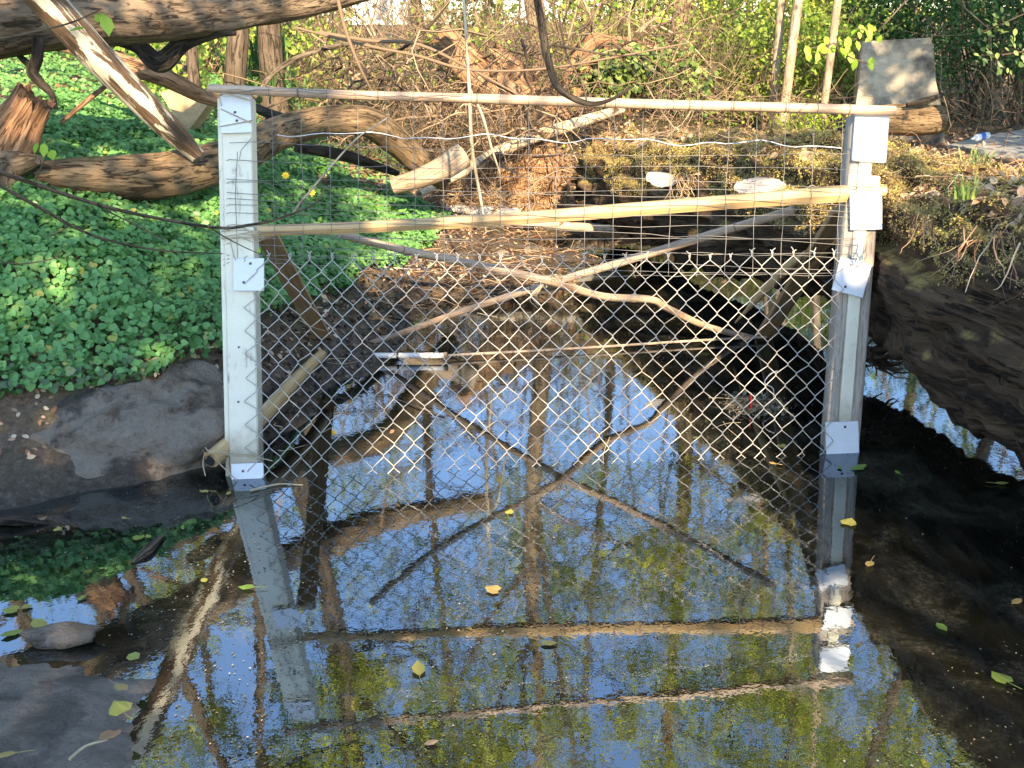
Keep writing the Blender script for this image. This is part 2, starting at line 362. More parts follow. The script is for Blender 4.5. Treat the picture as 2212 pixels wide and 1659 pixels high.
M['barewire'] = wire_mat('bright_wire', (.6, .6, .6), (.5, .45, .4), -.1)
M['twine'] = plain('jute_twine', (.50, .40, .26), .9, .3, 60)
M['pvc'] = plain('white_plastic_pipe', (.80, .76, .72), .35, .12, 8)
M['red'] = plain('red_straw_plastic', (.75, .02, .02), .4, .05)
M['black'] = plain('black_rubber_and_hollow_shade', (.02, .02, .02), .5, .2)
M['fungus'] = None
def fungus_mat():
    m, nt, lk, b = mat('banded_fungus'); tc = attr(nt, 'tc').outputs['Vector']; w = nt.new('ShaderNodeTexWave'); w.wave_type = 'RINGS'; w.rings_direction = 'Z'
    w.inputs['Scale'].default_value = 14; w.inputs['Distortion'].default_value = 1.2; lk.new(tc, w.inputs[0])
    c = ramp(nt, lk, w.outputs[0], [(0, (.40, .36, .32)), (.5, (.66, .62, .57))]); lk.new(c, b.inputs['Base Color']); b.inputs['Roughness'].default_value = .8; bump(nt, lk, w.outputs[0], .4, .004, b); return m
M['fungus'] = fungus_mat()
def ground_mat():
    m, nt, lk, b = mat('muddy_ground'); z, p = posz(nt, lk); n = noise(nt, lk, p, 6, 8, .7); n2 = noise(nt, lk, p, 38, 6, .75); n3 = noise(nt, lk, p, 1.2, 4)
    wet = ramp(nt, lk, math_(nt, lk, 'ADD', z, math_(nt, lk, 'MULTIPLY', n, .12)), [(.05, (0, 0, 0)), (.24, (1, 1, 1))])
    mud = ramp(nt, lk, n2, [(.35, (.022, .017, .013)), (.55, (.085, .067, .05)), (.72, (.21, .16, .11))])
    dry = ramp(nt, lk, n2, [(.3, (.07, .045, .03)), (.6, (.22, .15, .10)), (.8, (.36, .26, .18))]); dry = mix(nt, lk, ramp(nt, lk, n3, [(.5, (0, 0, 0)), (.65, (1, 1, 1))]), dry, (.13, .12, .05))
    c = mix(nt, lk, wet, mud, dry); lk.new(c, b.inputs['Base Color'])
    r = ramp(nt, lk, wet, [(0, (.34, .34, .34)), (1, (.92, .92, .92))]); lk.new(r, b.inputs['Roughness']); b.inputs['Specular IOR Level'].default_value = .5
    h = math_(nt, lk, 'ADD', math_(nt, lk, 'MULTIPLY', n2, .5), n); bump(nt, lk, h, .9, .05, b); return m
M['ground'] = ground_mat()
def rock_mat(name, dry, wetc, brown, thr):
    m, nt, lk, b = mat(name); z, p = posz(nt, lk); n = noise(nt, lk, p, 5, 6, .6); n2 = noise(nt, lk, p, 45, 8, .7); n3 = noise(nt, lk, p, 2.6, 4, .55)
    c = ramp(nt, lk, n2, [(.3, tuple(x * .7 for x in dry)), (.7, tuple(x * 1.15 for x in dry))])
    f = ramp(nt, lk, math_(nt, lk, 'ADD', n, math_(nt, lk, 'MULTIPLY', math_(nt, lk, 'SUBTRACT', n2, .5), .35)), [(thr - .02, (0, 0, 0)), (thr + .07, (1, 1, 1))]); w = ramp(nt, lk, n2, [(.3, tuple(x * .6 for x in wetc)), (.7, tuple(x * 1.4 for x in wetc))])
    c = mix(nt, lk, f, c, w); c = mix(nt, lk, ramp(nt, lk, n3, [(.56, (0, 0, 0)), (.70, (1, 1, 1))]), c, brown)
    lk.new(c, b.inputs['Base Color']); r = ramp(nt, lk, f, [(0, (.8, .8, .8)), (1, (.42, .42, .42))]); lk.new(r, b.inputs['Roughness'])
    h = math_(nt, lk, 'ADD', math_(nt, lk, 'MULTIPLY', n2, .6), n); bump(nt, lk, h, 1.0, .06, b); return m
M['rock'] = rock_mat('wet_grey_rock', (.34, .275, .21), (.09, .07, .052), (.26, .165, .09), .53)
M['slab'] = rock_mat('wet_dark_slab', (.30, .25, .20), (.12, .10, .082), (.15, .11, .075), .48)
M['white_rock'] = plain('pale_quartz', (.75, .70, .62), .7, .2, 8)
M['concrete'] = None
def concrete_mat():
    m, nt, lk, b = mat('weathered_concrete'); tc = attr(nt, 'tc').outputs['Vector']; n = noise(nt, lk, mapping(nt, lk, tc, (1, 1, 2.2)), 7, 9, .75); n2 = noise(nt, lk, tc, 3.2, 5, .6); n3 = noise(nt, lk, tc, 30, 5)
    c = ramp(nt, lk, n, [(.3, (.36, .32, .25)), (.7, (.66, .58, .45))]); c = mix(nt, lk, ramp(nt, lk, n2, [(.48, (0, 0, 0)), (.66, (1, 1, 1))]), c, (.11, .10, .085)); c = mix(nt, lk, .25, c, n3, 'MULTIPLY')
    lk.new(c, b.inputs['Base Color']); b.inputs['Roughness'].default_value = .9; bump(nt, lk, n, .6, .02, b); return m
M['concrete'] = concrete_mat()
def water_mat():
    m, nt, lk, b = mat('murky_water'); z, p = posz(nt, lk)
    n = noise(nt, lk, p, 3.0, 3, .5); n2 = noise(nt, lk, p, 22, 3, .6); n3 = noise(nt, lk, p, 1.5, 4, .6)
    d = nt.new('ShaderNodeBsdfDiffuse'); c = ramp(nt, lk, n3, [(.35, (.004, .005, .004)), (.7, (.012, .011, .007))]); lk.new(c, d.inputs[0])
    g = nt.new('ShaderNodeBsdfGlossy'); g.inputs['Roughness'].default_value = 0.0; g.inputs[0].default_value = (.78, .88, 1, 1)
    f = nt.new('ShaderNodeFresnel'); f.inputs[0].default_value = 3.5
    bp = nt.new('ShaderNodeBump'); bp.inputs['Strength'].default_value = .25; bp.inputs['Distance'].default_value = .003
    n5 = noise(nt, lk, p, 60, 2, .5); h = math_(nt, lk, 'ADD', n, math_(nt, lk, 'ADD', math_(nt, lk, 'MULTIPLY', n2, .22), math_(nt, lk, 'MULTIPLY', n5, .05))); lk.new(h, bp.inputs['Height'])
    lk.new(bp.outputs[0], g.inputs['Normal']); lk.new(bp.outputs[0], f.inputs['Normal'])
    film = ramp(nt, lk, noise(nt, lk, p, 2.4, 7, .72, .8), [(.50, (0, 0, 0)), (.66, (1, 1, 1))]); fs = ramp(nt, lk, noise(nt, lk, p, 70, 3, .6), [(.45, (.25, .25, .25)), (.62, (1, 1, 1))]); fl = math_(nt, lk, 'MULTIPLY', math_(nt, lk, 'MULTIPLY', film, fs), .55)
    lk.new(mix(nt, lk, fl, c, (.15, .14, .10)), d.inputs[0]); fr = math_(nt, lk, 'MULTIPLY', f.outputs[0], math_(nt, lk, 'SUBTRACT', 1.0, math_(nt, lk, 'MULTIPLY', fl, .45)))
    mx = nt.new('ShaderNodeMixShader'); lk.new(fr, mx.inputs[0]); lk.new(d.outputs[0], mx.inputs[1]); lk.new(g.outputs[0], mx.inputs[2])
    lk.new(mx.outputs[0], nt['Material Output'].inputs[0]); return m
M['water'] = water_mat()
M['sand'] = plain('grey_silt', (.30, .29, .28), .85, .2, 5)
M['house'] = plain('pale_house_wall', (.82, .80, .76), .7, .04, 2)
M['roof'] = plain('grey_roof', (.25, .26, .3), .7, .1, 5)
M['pane'] = plain('dark_window_glass', (.04, .06, .09), .1, .1, 5)
M['bottle'] = plain('clear_pale_bottle', (.55, .62, .68), .15, .1, 5)
M['bluelabel'] = plain('blue_bottle_label', (.05, .12, .5), .5, .1, 5)

# ------------------------------------------------------------------ ground and water
CP = np.array([
 (0,1.5,-.3),(0,2.5,-.3),(.8,2,-.3),(0,3.5,-.3),(1,3,-.3),(0,4.3,-.25),(1,4.5,-.25),(.4,5.2,-.2),(-1.6,2.9,-.12),(-2.3,2.8,-.08),(1.8,3.5,-.25),(2.5,3.5,-.25),(2,5,-.25),(2.7,5,-.2),(0,-1,-.2),(1.5,0,-.3),(1.3,5.8,-.12),(-.8,2.9,-.2),(-.3,1,-.25),(-.75,3.3,-.2),(3.0,2.2,-.2),
 (-1.2,1.9,-.12),(-1.5,1.2,-.05),(-1.9,2.3,-.04),(-1.75,3.36,.0),(-1.3,3.62,.02),(-.99,3.98,.02),(-.84,4.42,.01),(-.62,4.74,.0),(-.5,5.5,.01),(-.25,6.0,.01),(.25,6.1,-.01),(.55,6.2,-.02),(1.0,6.5,-.05),(1.5,7,-.06),
 (0,6.5,.015),(.4,7.2,.01),(.1,8.0,.03),(.9,7.5,-.03),(1.2,8.3,.0),(-.2,7.3,.03),
 (-1.72,3.62,.20),(-2.0,4.2,.72),(-1.6,4.0,.42),(-1.19,4.2,.36),(-.98,4.25,.12),(-.78,4.7,.06),(-1.15,5,.36),(-.9,5.5,.16),(-.65,5.8,.04),(-1.0,6.2,.28),(-.8,6.8,.26),(-.63,7.5,.31),(-.35,7.0,.06),(-1.5,6,.76),(-2.74,6,1.08),(-2.3,7,1.0),(-1.95,7,.86),(-1.2,7,.5),(-.9,8,.46),(-.4,8.3,.25),(-3.5,4.5,1.1),(-4,7,1.4),(-5,10,1.5),(-3,9,1.1),(-1.5,9,.75),(-1,11,.75),(0,10,.5),(0,12,.6),(0,9.1,.2),(.8,9.4,.3),(1,11,.5),
 (1.9,7.0,-.02),(2.3,6.6,.0),(2.8,5.9,.02),(3.3,4.4,-.05),(3.7,3,0),(3.6,5,.15),(3.2,6.5,.22),(2.6,7.6,.25),(1.9,8.2,.22),(3.25,9.5,.44),(4.8,10,.42),(4.3,8,.38),(6,7,.5),(5,4,.4),(4.7,2,.3),(8,10,.6),(5,14,.6),(0,16,.75),(-6,16,1.8),(10,16,.9),(0,25,1.4),(-12,25,2.4),(12,25,1.4),
 (-2.5,1.8,.12),(-2.7,2.7,.05),(-3,3.3,.4),(-1.5,0,.3),(-3,0,.6),(0,-2.5,.35),(3,-1,.4),(0,-6,.8),(-6,-4,1),(6,-4,1),(-6,2,1.2),(0,60,2),(-40,30,3),(40,30,2),(-40,-20,2),(40,-20,2)], float)
_d = np.linalg.norm(CP[:, None, :2] - CP[None, :, :2], axis=2)
_A = np.block([[_d + 1e-3 * np.eye(len(CP)), np.ones((len(CP), 1))], [np.ones((1, len(CP))), np.zeros((1, 1))]])
_w = np.linalg.solve(_A, np.concatenate([CP[:, 2], [0]]))
def gz(x, y, rough=True):
    x = np.asarray(x, float); y = np.asarray(y, float); sh = x.shape; p = np.stack([x.ravel(), y.ravel()], -1); out = np.empty(len(p))
    for s in range(0, len(p), 20000):
        q = p[s:s + 20000]; out[s:s + 20000] = np.linalg.norm(q[:, None] - CP[None, :, :2], axis=2) @ _w[:-1] + _w[-1]
    if rough:
        q = np.column_stack([p, np.zeros(len(p))]); out += .035 * fbm(q, 2.2, 5) + .02 * fbm(q, 9, 1) * np.clip(out * 4 + .6, 0.15, 1)
    return out.reshape(sh)
xs = np.concatenate([-np.geomspace(4.2, 160, 26)[::-1], np.arange(-4.1, 4.6, .04), np.geomspace(4.7, 160, 26)])
ys = np.concatenate([-np.geomspace(.6, 120, 18)[::-1], np.arange(-.4, 10.5, .045), np.geomspace(10.6, 220, 44)])
X, Y = np.meshgrid(xs, ys); Z = gz(X, Y)
g = Geo(); nx, ny = len(xs), len(ys)
i, j = np.meshgrid(np.arange(ny - 1), np.arange(nx - 1), indexing='ij')
g.add(np.stack([X, Y, Z], -1).reshape(-1, 3), np.stack([i * nx + j, i * nx + j + 1, (i + 1) * nx + j + 1, (i + 1) * nx + j], -1).reshape(-1, 4))
g.build('ground', M['ground'], kind='structure', label='muddy creek bank and forest floor')
g = Geo()
g.add(np.array([[-7, -3, 0], [7, -3, 0], [7, 10, 0], [-7, 10, 0]], float), np.array([[0, 1, 2, 3]]))
g.build('water', M['water'], smooth=False, kind='structure', label='still dark creek water reflecting trees and sky')

# ------------------------------------------------------------------ fence across the creek
fence = thing('creek_fence', (0.12, 3.52, 0), 'makeshift fence of wire mesh on two white posts across the creek', 'fence')
def P_(o): return rel(fence, o)
EZ = nrm(gp(1106, 500) - gp(1106, 700))
def post(face_c, width, depth, side_w, mats, label):
    """face_c: centre line of the front face from water to top, as points"""
    b, t = face_c; ez = nrm(t - b); ex = nrm(np.array([1, 0.02, 0]) - ez * ez[0]); ey = nrm(np.cross(ez, ex))
    if ey[1] < 0: ey = -ey
    return b - ez * 0.55, t, ex, ey, ez
# left post
bL, tL = gp(527, 1025, .0), gp(509, 203, .0)
b0, t0, ex, ey, ez = post((bL, tL), 0, 0, 0, None, '')
LP = []
g = Geo(); wL = 0.5 * np.linalg.norm(gp(492, 700) - gp(556, 700)); H = np.linalg.norm(t0 - b0) / 2
bbox(g, (b0 + t0) / 2 + ey * .045, ex * wL, ey * .045, ez * H, .005)
left_post = P_(g.build('post', M['paint'], label='cream painted post standing in the water at the left', smooth=False))
g = Geo(); bbox(g, (b0 + t0) / 2 - ex * (wL + .0085) + ey * .052, ex * .008, ey * .038, ez * (H - .01), .002)
_o = g.build('side_strip', M['paint'], smooth=False); _o.parent = left_post
def under(par, o): o.parent = par; return o     # the parts of the fence stand at the world origin

# right post: cream centre board, grey boards each side
bR, tR = gp(1822, 968, .0), gp(1879, 243, .0)
b1, t1, fx, fy, fz = post((bR, tR), 0, 0, 0, None, '')
wR = 0.5 * np.linalg.norm(gp(1801, 700) - gp(1866, 700)); H1 = np.linalg.norm(t1 - b1) / 2; c1 = (b1 + t1) / 2
g = Geo(); bbox(g, c1 + fy * .05, fx * wR * .42, fy * .05, fz * H1, .004)
right_post = P_(g.build('post', M['paint'], label='weathered post of three boards standing in the water at the right', smooth=False))
for sgn, w_, sh, kk in ((-1, .30, 0, 0), (1, .36, -.02, .22)):
    g = Geo(); bbox(g, c1 + fx * sgn * wR * (.42 + w_) + fy * .055 - fz * kk / 2, fx * wR * w_ * .985, fy * .045, fz * (H1 - kk / 2), .004)
    under(right_post, g.build('side_board', M['greywood'], label='grey weathered board'))
# top white block at the right post
g = Geo(); pA = gp(1877, 300, .012); bbox(g, pA, fx * wR * 1.12, fy * .010, fz * .085, .004)
under(right_post, g.build('sheet_plate', M['plate'], label='white plate below the top rail', smooth=False))
def plate(par, c, hw, hh, ang, scr, label):
    o = gp(*c, .012); e1 = nrm(gp(c[0] + 10, c[1] - .35, .012) - o); e2 = nrm(np.cross(e1, np.cross(EZ, e1))); n = nrm(np.cross(e1, e2)); n = n if n @ GN > 0 else -n
    a = math.radians(ang); u = e1 * math.cos(a) + e2 * math.sin(a); v = -e1 * math.sin(a) + e2 * math.cos(a)
    sc = np.linalg.norm(o - CAM) / FPX
    g = Geo(); bbox(g, o, u * hw * sc, n * .004, v * hh * sc, .0015); p = g.build('plate', M['plate'], label=label, smooth=False); under(par, p)
    for sx, sy in scr:
        g = Geo(); q = o + u * sx * sc + v * sy * sc + n * .004; tube(g, [q, q + n * .003], [.0052, .004], 10)
        under(par, g.build('screw', M['screw'], smooth=False))
plate(left_post, (511, 249), 31.5, 38, 0, [(-1, 4), (2, -13)], 'pale square plate at the top of the left post')
plate(left_post, (539, 594), 32, 34, -2, [(4, 23), (-10, -16)], 'pale square plate in the middle of the left post')
plate(left_post, (537, 1035), 33.5, 34, 0, [(-9, 18)], 'pale square plate at the waterline of the left post')
plate(right_post, (1868, 457), 32.5, 38, -1, [(-1, 28), (-8, -28)], 'pale square plate in the middle of the right post')
plate(right_post, (1837, 600), 33, 35, -17, [(-9, 24), (5, 24), (-8, -22)], 'pale plate tilted on the right post')
plate(right_post, (1817, 950), 34, 38, 0, [(6, 27)], 'pale square plate at the waterline of the right post')
for q in ((516, 750), (515, 868)):
    g = Geo(); o = gp(*q, .0); tube(g, [o, o + GN * .003], .004, 8); under(left_post, g.build('nail', M['screw'], smooth=False))

def pole(g, P, R, n=40, seg=12, nodes=None, jag=.004, sd=0.0, nodeamp=.14):
    Q = spline(P, n); L = np.concatenate([[0], np.cumsum(np.linalg.norm(np.diff(Q, axis=0), axis=1))]); t = L / L[-1]
    r = np.interp(t, np.linspace(0, 1, len(np.atleast_1d(R))), np.atleast_1d(R)).copy()
    if nodes is not None: 
        for k in nodes: r *= 1 + nodeamp * np.exp(-((t - k) * L[-1] / .008) ** 2)
    tube(g, Q, r, seg, amp=.03, freq=20, seed=sd, capjag=jag)
def collars(par, P, R, ks, m=None, w=.004):
    Q = spline(P, 200)
    for k in ks:
        g = Geo()
        i = int(k * 199); i = min(max(i, 1), 198); d = nrm(Q[i + 1] - Q[i - 1]); r = np.interp(k, np.linspace(0, 1, len(np.atleast_1d(R))), np.atleast_1d(R)) * 1.06
        tube(g, [Q[i] - d * w, Q[i] - d * w * .4, Q[i] + d * w * .4, Q[i] + d * w], [r * .97, r * 1.04, r * 1.04, r * .97], 14, cap=False); under(par, g.build('bamboo_joint', m or M['bamboo_node']))
# top rail
RP = [gp(461, 198, .045), gp(700, 210, .045), gp(1000, 219, .045), (gp(1400, 232, .045)), gp(1650, 238, .045), gp(1919, 246, .045)]
g = Geo(); pole(g, RP, [.0150, .0165, .0175, .0175], 160, 14, nodes=[.05, .165, .29, .42, .55, .66, .74, .83, .93], jag=.012)
top_rail = P_(g.build('top_rail', M['bamboo'], label='grey bamboo pole tied along the top of the fence'))
collars(top_rail, RP, [.0150, .0165, .0175, .0175], [.165, .29, .42, .55, .66, .74, .83, .93], w=.003)
# mid rail: faceted split pole
MPts = [gp(556, 497, -.02), gp(800, 488, -.02), gp(1100, 471, -.02), gp(1400, 448, -.02), gp(1700, 425, -.02), gp(1832, 416, -.02)]
Q = spline(MPts, 60); g = Geo(); tube(g, Q, np.interp(np.linspace(0, 1, 60), [0, .3, .7, 1], [.021, .024, .028, .032]), 6, amp=.05, freq=8, seed=2)
mid_rail = P_(g.build('mid_rail', M['rail'], smooth=False, label='yellow split pole across the middle of the fence'))
g = Geo(); pole(g, [gp(1895, 411, -.03), gp(1918, 410, -.03)], [.021, .02], 6, 10, jag=.003); under(mid_rail, g.build('rail_end', M['rail']))
# crossed bamboo poles behind
Xc = np.array([.18, 4.44, .46])
pa = [at(735, 506, 3.95), at(880, 542, 4.15), at(1040, 574, 4.3), at(1190, 608, 4.42), at(1300, 640, 4.6), at(1405, 647, 4.72), at(1440, 665, 4.8), at(1530, 706, 4.95), wat(1650, 736, -.03)]
g = Geo(); pole(g, pa, [.015, .017, .018, .018, .016, .015], 140, 10, nodes=[.12, .3, .47, .62, .70, .86], sd=4); pA_ = P_(g.build('cross_pole', M['bamboo'], label='bent bamboo pole running down to the right'))
collars(pA_, pa, [.015, .017, .018, .018, .016, .015], [.12, .3, .86], w=.003)
pb = [at(1712, 455, 4.02), at(1560, 500, 4.15), at(1380, 555, 4.32), at(1210, 606, 4.46), at(1000, 672, 4.72), at(860, 722, 4.95), wat(735, 762, -.02)]
g = Geo(); pole(g, pb, [.018, .018, .016, .015, .013], 120, 10, nodes=[.14, .32, .55, .78], sd=9); pB_ = P_(g.build('cross_pole', M['bamboo'], label='straight bamboo pole running down to the left'))
collars(pB_, pb, [.018, .018, .016, .015, .013], [.14, .32, .55], w=.003)
# brace boards
def board(a, b, w, th, name, m, label, wdir):
    a, b = np.asarray(a), np.asarray(b); ez_ = nrm(b - a); wd = nrm(np.asarray(wdir) - ez_ * (np.asarray(wdir) @ ez_)); n = np.cross(ez_, wd)
    g = Geo(); bbox(g, (a + b) / 2, wd * w, n * th, ez_ * np.linalg.norm(b - a) / 2, .003); return P_(g.build(name, m, smooth=False, label=label))
lb = board(at(575, 505, 3.95), wat(722, 776, -.05), .038, .019, 'brace_board', M['board'], 'brown board bracing the left post from behind', (1, .3, .2))
rb = board(at(1822, 455, 4.0), wat(1640, 742, -.05), .040, .016, 'brace_board', M['board'], 'brown board bracing the right post from behind', (1, -.3, .1))
g = Geo(); Q = spline([at(1590, 695, 4.93), at(1690, 590, 4.5), at(1738, 548, 4.32)], 14); tube(g, Q, [.004, .02, .022, .010], 7, amp=.1, seed=5, capjag=.03); under(rb, g.build('splintered_end', M['rail'], label='orange splintered wood strip'))
# base poles
pc = [gp(462, 990, .03), wat(560, 905, .13), wat(640, 820, .15), wat(694, 766, .14)]
g = Geo(); pole(g, pc, [.031, .030, .027, .022], 50, 14, nodes=[.45], jag=.012); base_pole = P_(g.build('base_pole', M['rail'], label='thick bamboo pole lying at the foot of the left post'))
d0 = nrm(pc[0] - pc[1]); g = Geo(); tube(g, [pc[0] + d0 * .0125, pc[0] + d0 * .014], [.021, .021], 14); under(base_pole, g.build('hollow_shade_disc', M['black']))  # flat black disc stands in for the shaded inside of the bamboo
g = Geo(); pole(g, [wat(966, 768, .02), wat(1250, 752, .02), wat(1500, 736, .02), wat(1655, 728, .02)], [.007, .006], 30, 8, nodes=[.3, .6]); P_(g.build('base_pole', M['bamboo'], label='thin green bamboo cane along the waterline'))
# jute lashings
def lash(pts, r=.0022, name='lashing', label=None):
    for P in pts:
        g = Geo(); tube(g, spline(P, 16), r, 5, amp=.15, freq=40); o = P_(g.build(name, M['twine']))
        if label: o['label'] = label
lash([[gp(480, 238, .02), gp(545, 268, .02)], [gp(478, 276, .02), gp(548, 263, .02)], [gp(481, 232, .02), gp(487, 210, .05), gp(545, 222, .03)]], label='jute string round the top of the left post')
R_ = np.random.default_rng(11)
ls = []
for k in range(7):
    y0 = 497 + R_.uniform(0, 22); ls.append([gp(478, y0, -.01), gp(484, y0 + 2, .014), gp(520, y0 + R_.uniform(-9, 6), .016), gp(553, y0 + R_.uniform(-12, 10), .014), gp(570, y0 - 3, -.02)])
ls.append([gp(484, 500, .01), gp(505, 488, .03), gp(552, 492, .02)]); ls.append([gp(553, 514, .01), gp(505, 516, .02), gp(506, 545, .02), gp(512, 563, .02)])
lash(ls, .0018, label='loose jute winding round the left post and mid rail')
ls = []
for k in range(12):
    a0 = R_.uniform(0, 3); c = Xc + R_.normal(size=3) * .008 + np.array([(k - 6) * .006, 0, 0]); P = [c + .028 * np.array([math.sin(q) * .5 + .5 * (k % 2 - .5) * math.cos(q), -abs(math.cos(q)) * .9 - .2, math.cos(q + a0 * .1)]) for q in np.linspace(-1.7, 1.7, 7)]; ls.append(P)
for k in range(5): ls.append([Xc + np.array([-.03, -.03, 0]), Xc + np.array([-.05 - .01 * k, -.04, -.03 - .008 * k]), Xc + np.array([-.055 - .02 * R_.random(), -.03, -.06 - .012 * k])])
lash(ls, .0024, label='jute winding where the two bamboo poles cross')
lash([[gp(1845, 398 + k * 7, .02), gp(1905, 402 + k * 6, .02)] for k in range(3)] + [[gp(1735, 414, .0), gp(1750, 402, .01), gp(1766, 405, .0)]], .0018, label='jute string round the right post')
lash([[gp(448, 965, .03), gp(470, 972, .07), gp(560, 982, .02)], [gp(450, 990, .04), gp(470, 972, .075), gp(500, 982, .03), gp(545, 985, .02), gp(590, 995, .01)], [gp(447, 975, .03), gp(445, 1000, .04), gp(452, 1025, .05)], [gp(470, 985, .06), gp(520, 1040, .03), gp(548, 1065, .03)]], .002, label='jute string round the foot of the left post')
lash([[wat(697, 782, .06), wat(742, 786, .08), wat(775, 780, .04)], [wat(690, 776, .08), wat(745, 774, .1)]], .0018, label='jute string at the foot of the left brace')
# welded wire: verticals and horizontals in the leaning plane
g = Geo(); R_ = np.random.default_rng(4)
def wig(P, a=.0025):
    P = np.array(P); P[1:-1] += R_.normal(size=P[1:-1].shape) * a; return P
hl = [316, 349, 382, 399, 413, 431, 449, 467, 484, 500, 516, 531, 546, 560, 574]; hr = [340, 373, 400, 422, 440, 458, 476, 495, 513, 531, 548, 563, 578, 590, 602]
tops = np.linspace(588, 1818, 21)
def interp_rail(x, off): return gp(x, np.interp(x, [461, 700, 1000, 1400, 1650, 1919], [198, 210, 219, 232, 238, 246]), off)
for yl, yr in zip(hl, hr):
    xs_ = np.linspace(497 if yl < 470 else 560, 1880 if yl < 440 else 1850, 24); P = [gp(x, yl + (yr - yl) * (x - 500) / 1340 + 7 * math.sin(x / 210. + yl), .010) for x in xs_]
    tube(g, wig(P), .0011, 4, cap=False)
    if yl > 340: tube(g, [gp(470, yl + R_.uniform(-4, 4), -.03), gp(497, yl + 7 * math.sin(497 / 210. + yl), .011)], .0011, 4, cap=False)
for k, x in enumerate(tops):
    yb = np.interp(x, [560, 1840], [580, 604]); P = [interp_rail(x, .064) + EZ * .003, *[gp(x - (x - 1106) * .018 * q, np.interp(q, [0, 1], [np.interp(x, [461, 1919], [215, 262]), yb]), .011) for q in np.linspace(0, 1, 10)]]
    tube(g, wig(P, .0018), .0011, 4, cap=False)
    c = interp_rail(x, .045); tube(g, [c + .0195 * (math.cos(a) * GN + math.sin(a) * EZ) + np.array([R_.uniform(-.001, .001) + .0006 * a, 0, 0]) for a in np.linspace(-1, 4.2, 9)], .0011, 4, cap=False)
tube(g, [gp(516, 330, .02), gp(510, 420, .012), gp(515, 560, .01)], .0012, 4, cap=False); tube(g, [gp(545, 300, .01), gp(523, 325, .013), gp(519, 345, .012)], .0012, 4, cap=False)
for y0 in (205, 209): tube(g, wig([gp(x, np.interp(x, [461, 1919], [y0 - 4, y0 + 42]) + 4 * math.sin(x / 60.), .066) for x in np.linspace(500, 1000, 24)]), .0010, 4, cap=False)
P_(g.build('welded_wire_mesh', M['thinwire'], label='thin welded wire netting hanging from the top rail'))
g = Geo(); tube(g, wig([gp(x, 289 + 27 * (x - 600) / 1200 + 5 * math.sin(x / 45.) + 3 * math.sin(x / 19.), .013) for x in np.linspace(600, 1815, 50)], .001), .0019, 5)
P_(g.build('bare_wire', M['barewire'], label='thicker bright wire strung above the netting'))
# chain link
CTL, CTR, CBL, CBR = gp(536, 566, .016), gp(1822, 556, .016), gp(541, 1068, .016), gp(1790, 1018, .016)
NC, NR = 57, 20
def cl(u, v, off=0.0):
    p = (CTL * (1 - u) + CTR * u) * (1 - v) + (CBL * (1 - u) + CBR * u) * v
    return p + GN * (off + .009 * math.sin(u * 9) * math.sin(v * 3.0)) + EZ * (.006 * math.sin(u * 7 + 1) * (1 - v) + .004 * math.sin(u * 23))
g = Geo(); JIT = R_.normal(size=(NC + 2, NR + 3, 2)) * .0021
for k in range(NC):
    pts = []
    for j in range(NR + 1):
        edge = 0.0
        c = k + ((j + k) % 2); left = (j + k) % 2 == 0; u = c / NC; v = j / NR
        sag = JIT[c, j]; ext = nrm(CTR - CTL) * sag[0] + EZ * sag[1]
        if k == 0 and left: ext = ext - nrm(CTR - CTL) * (.004 + .008 * R_.random())
        s = 1 if left else -1; dv = .055 / NR
        pts.append(cl(u, v - dv, .0022 * s) + ext + nrm(CTR - CTL) * (.0012 * -s)); pts.append(cl(u, v + dv, -.0022 * s) + ext + nrm(CTR - CTL) * (.0012 * -s))
    up = nrm(CTL - CBL)
    # twisted ends at the top where two wires meet at a column
    e0 = pts[0]; sg = 1 if (0 + k) % 2 == 0 else -1
    tl_ = R_.uniform(.6, 1.15); pts = [e0 + up * .024 * tl_ + nrm(CTR - CTL) * R_.uniform(.004, .013) * sg + GN * R_.normal() * .004, e0 + up * .016 * tl_ + nrm(CTR - CTL) * .002 * sg, e0 + up * .009 - nrm(CTR - CTL) * .002 * sg] + pts
    e1 = pts[-1]; s1 = 1 if (NR + k) % 2 == 0 else -1; pts += [e1 - up * .012, e1 - up * .022 - nrm(CTR - CTL) * .008 * s1]
    tube(g, np.array(pts), .00185, 6)
chain = P_(g.build('chain_link_mesh', M['galv'], label='galvanised chain link netting reaching into the water'))

r = np.random.default_rng(17)
for k in range(16):
    px, py = r.uniform(600, 1780), r.choice([r.uniform(900, 975), r.uniform(560, 900)], p=[.7, .3]); o = gp(px, py, .02); d = nrm(np.array([r.normal(), 0, r.normal() * .8])); L = r.uniform(.03, .10); g = Geo()
    tube(g, spline([o, o + d * L * .5 + r.normal(size=3) * .012, o + d * L + r.normal(size=3) * .012], 8), [.0013, .0007], 4); P_(g.build('snagged_straw', M['twine']))
for k, (px, py) in enumerate([(1612, 729), (850, 930), (1290, 940), (1560, 610), (700, 640)]):
    g = Geo(); leaves(g, [gp(px, py, .022)], [GN + r.normal(size=3) * .4], r.uniform(.02, .035), OVAL, [r.random()], r=r); P_(g.build('snagged_leaf', M['litter']))

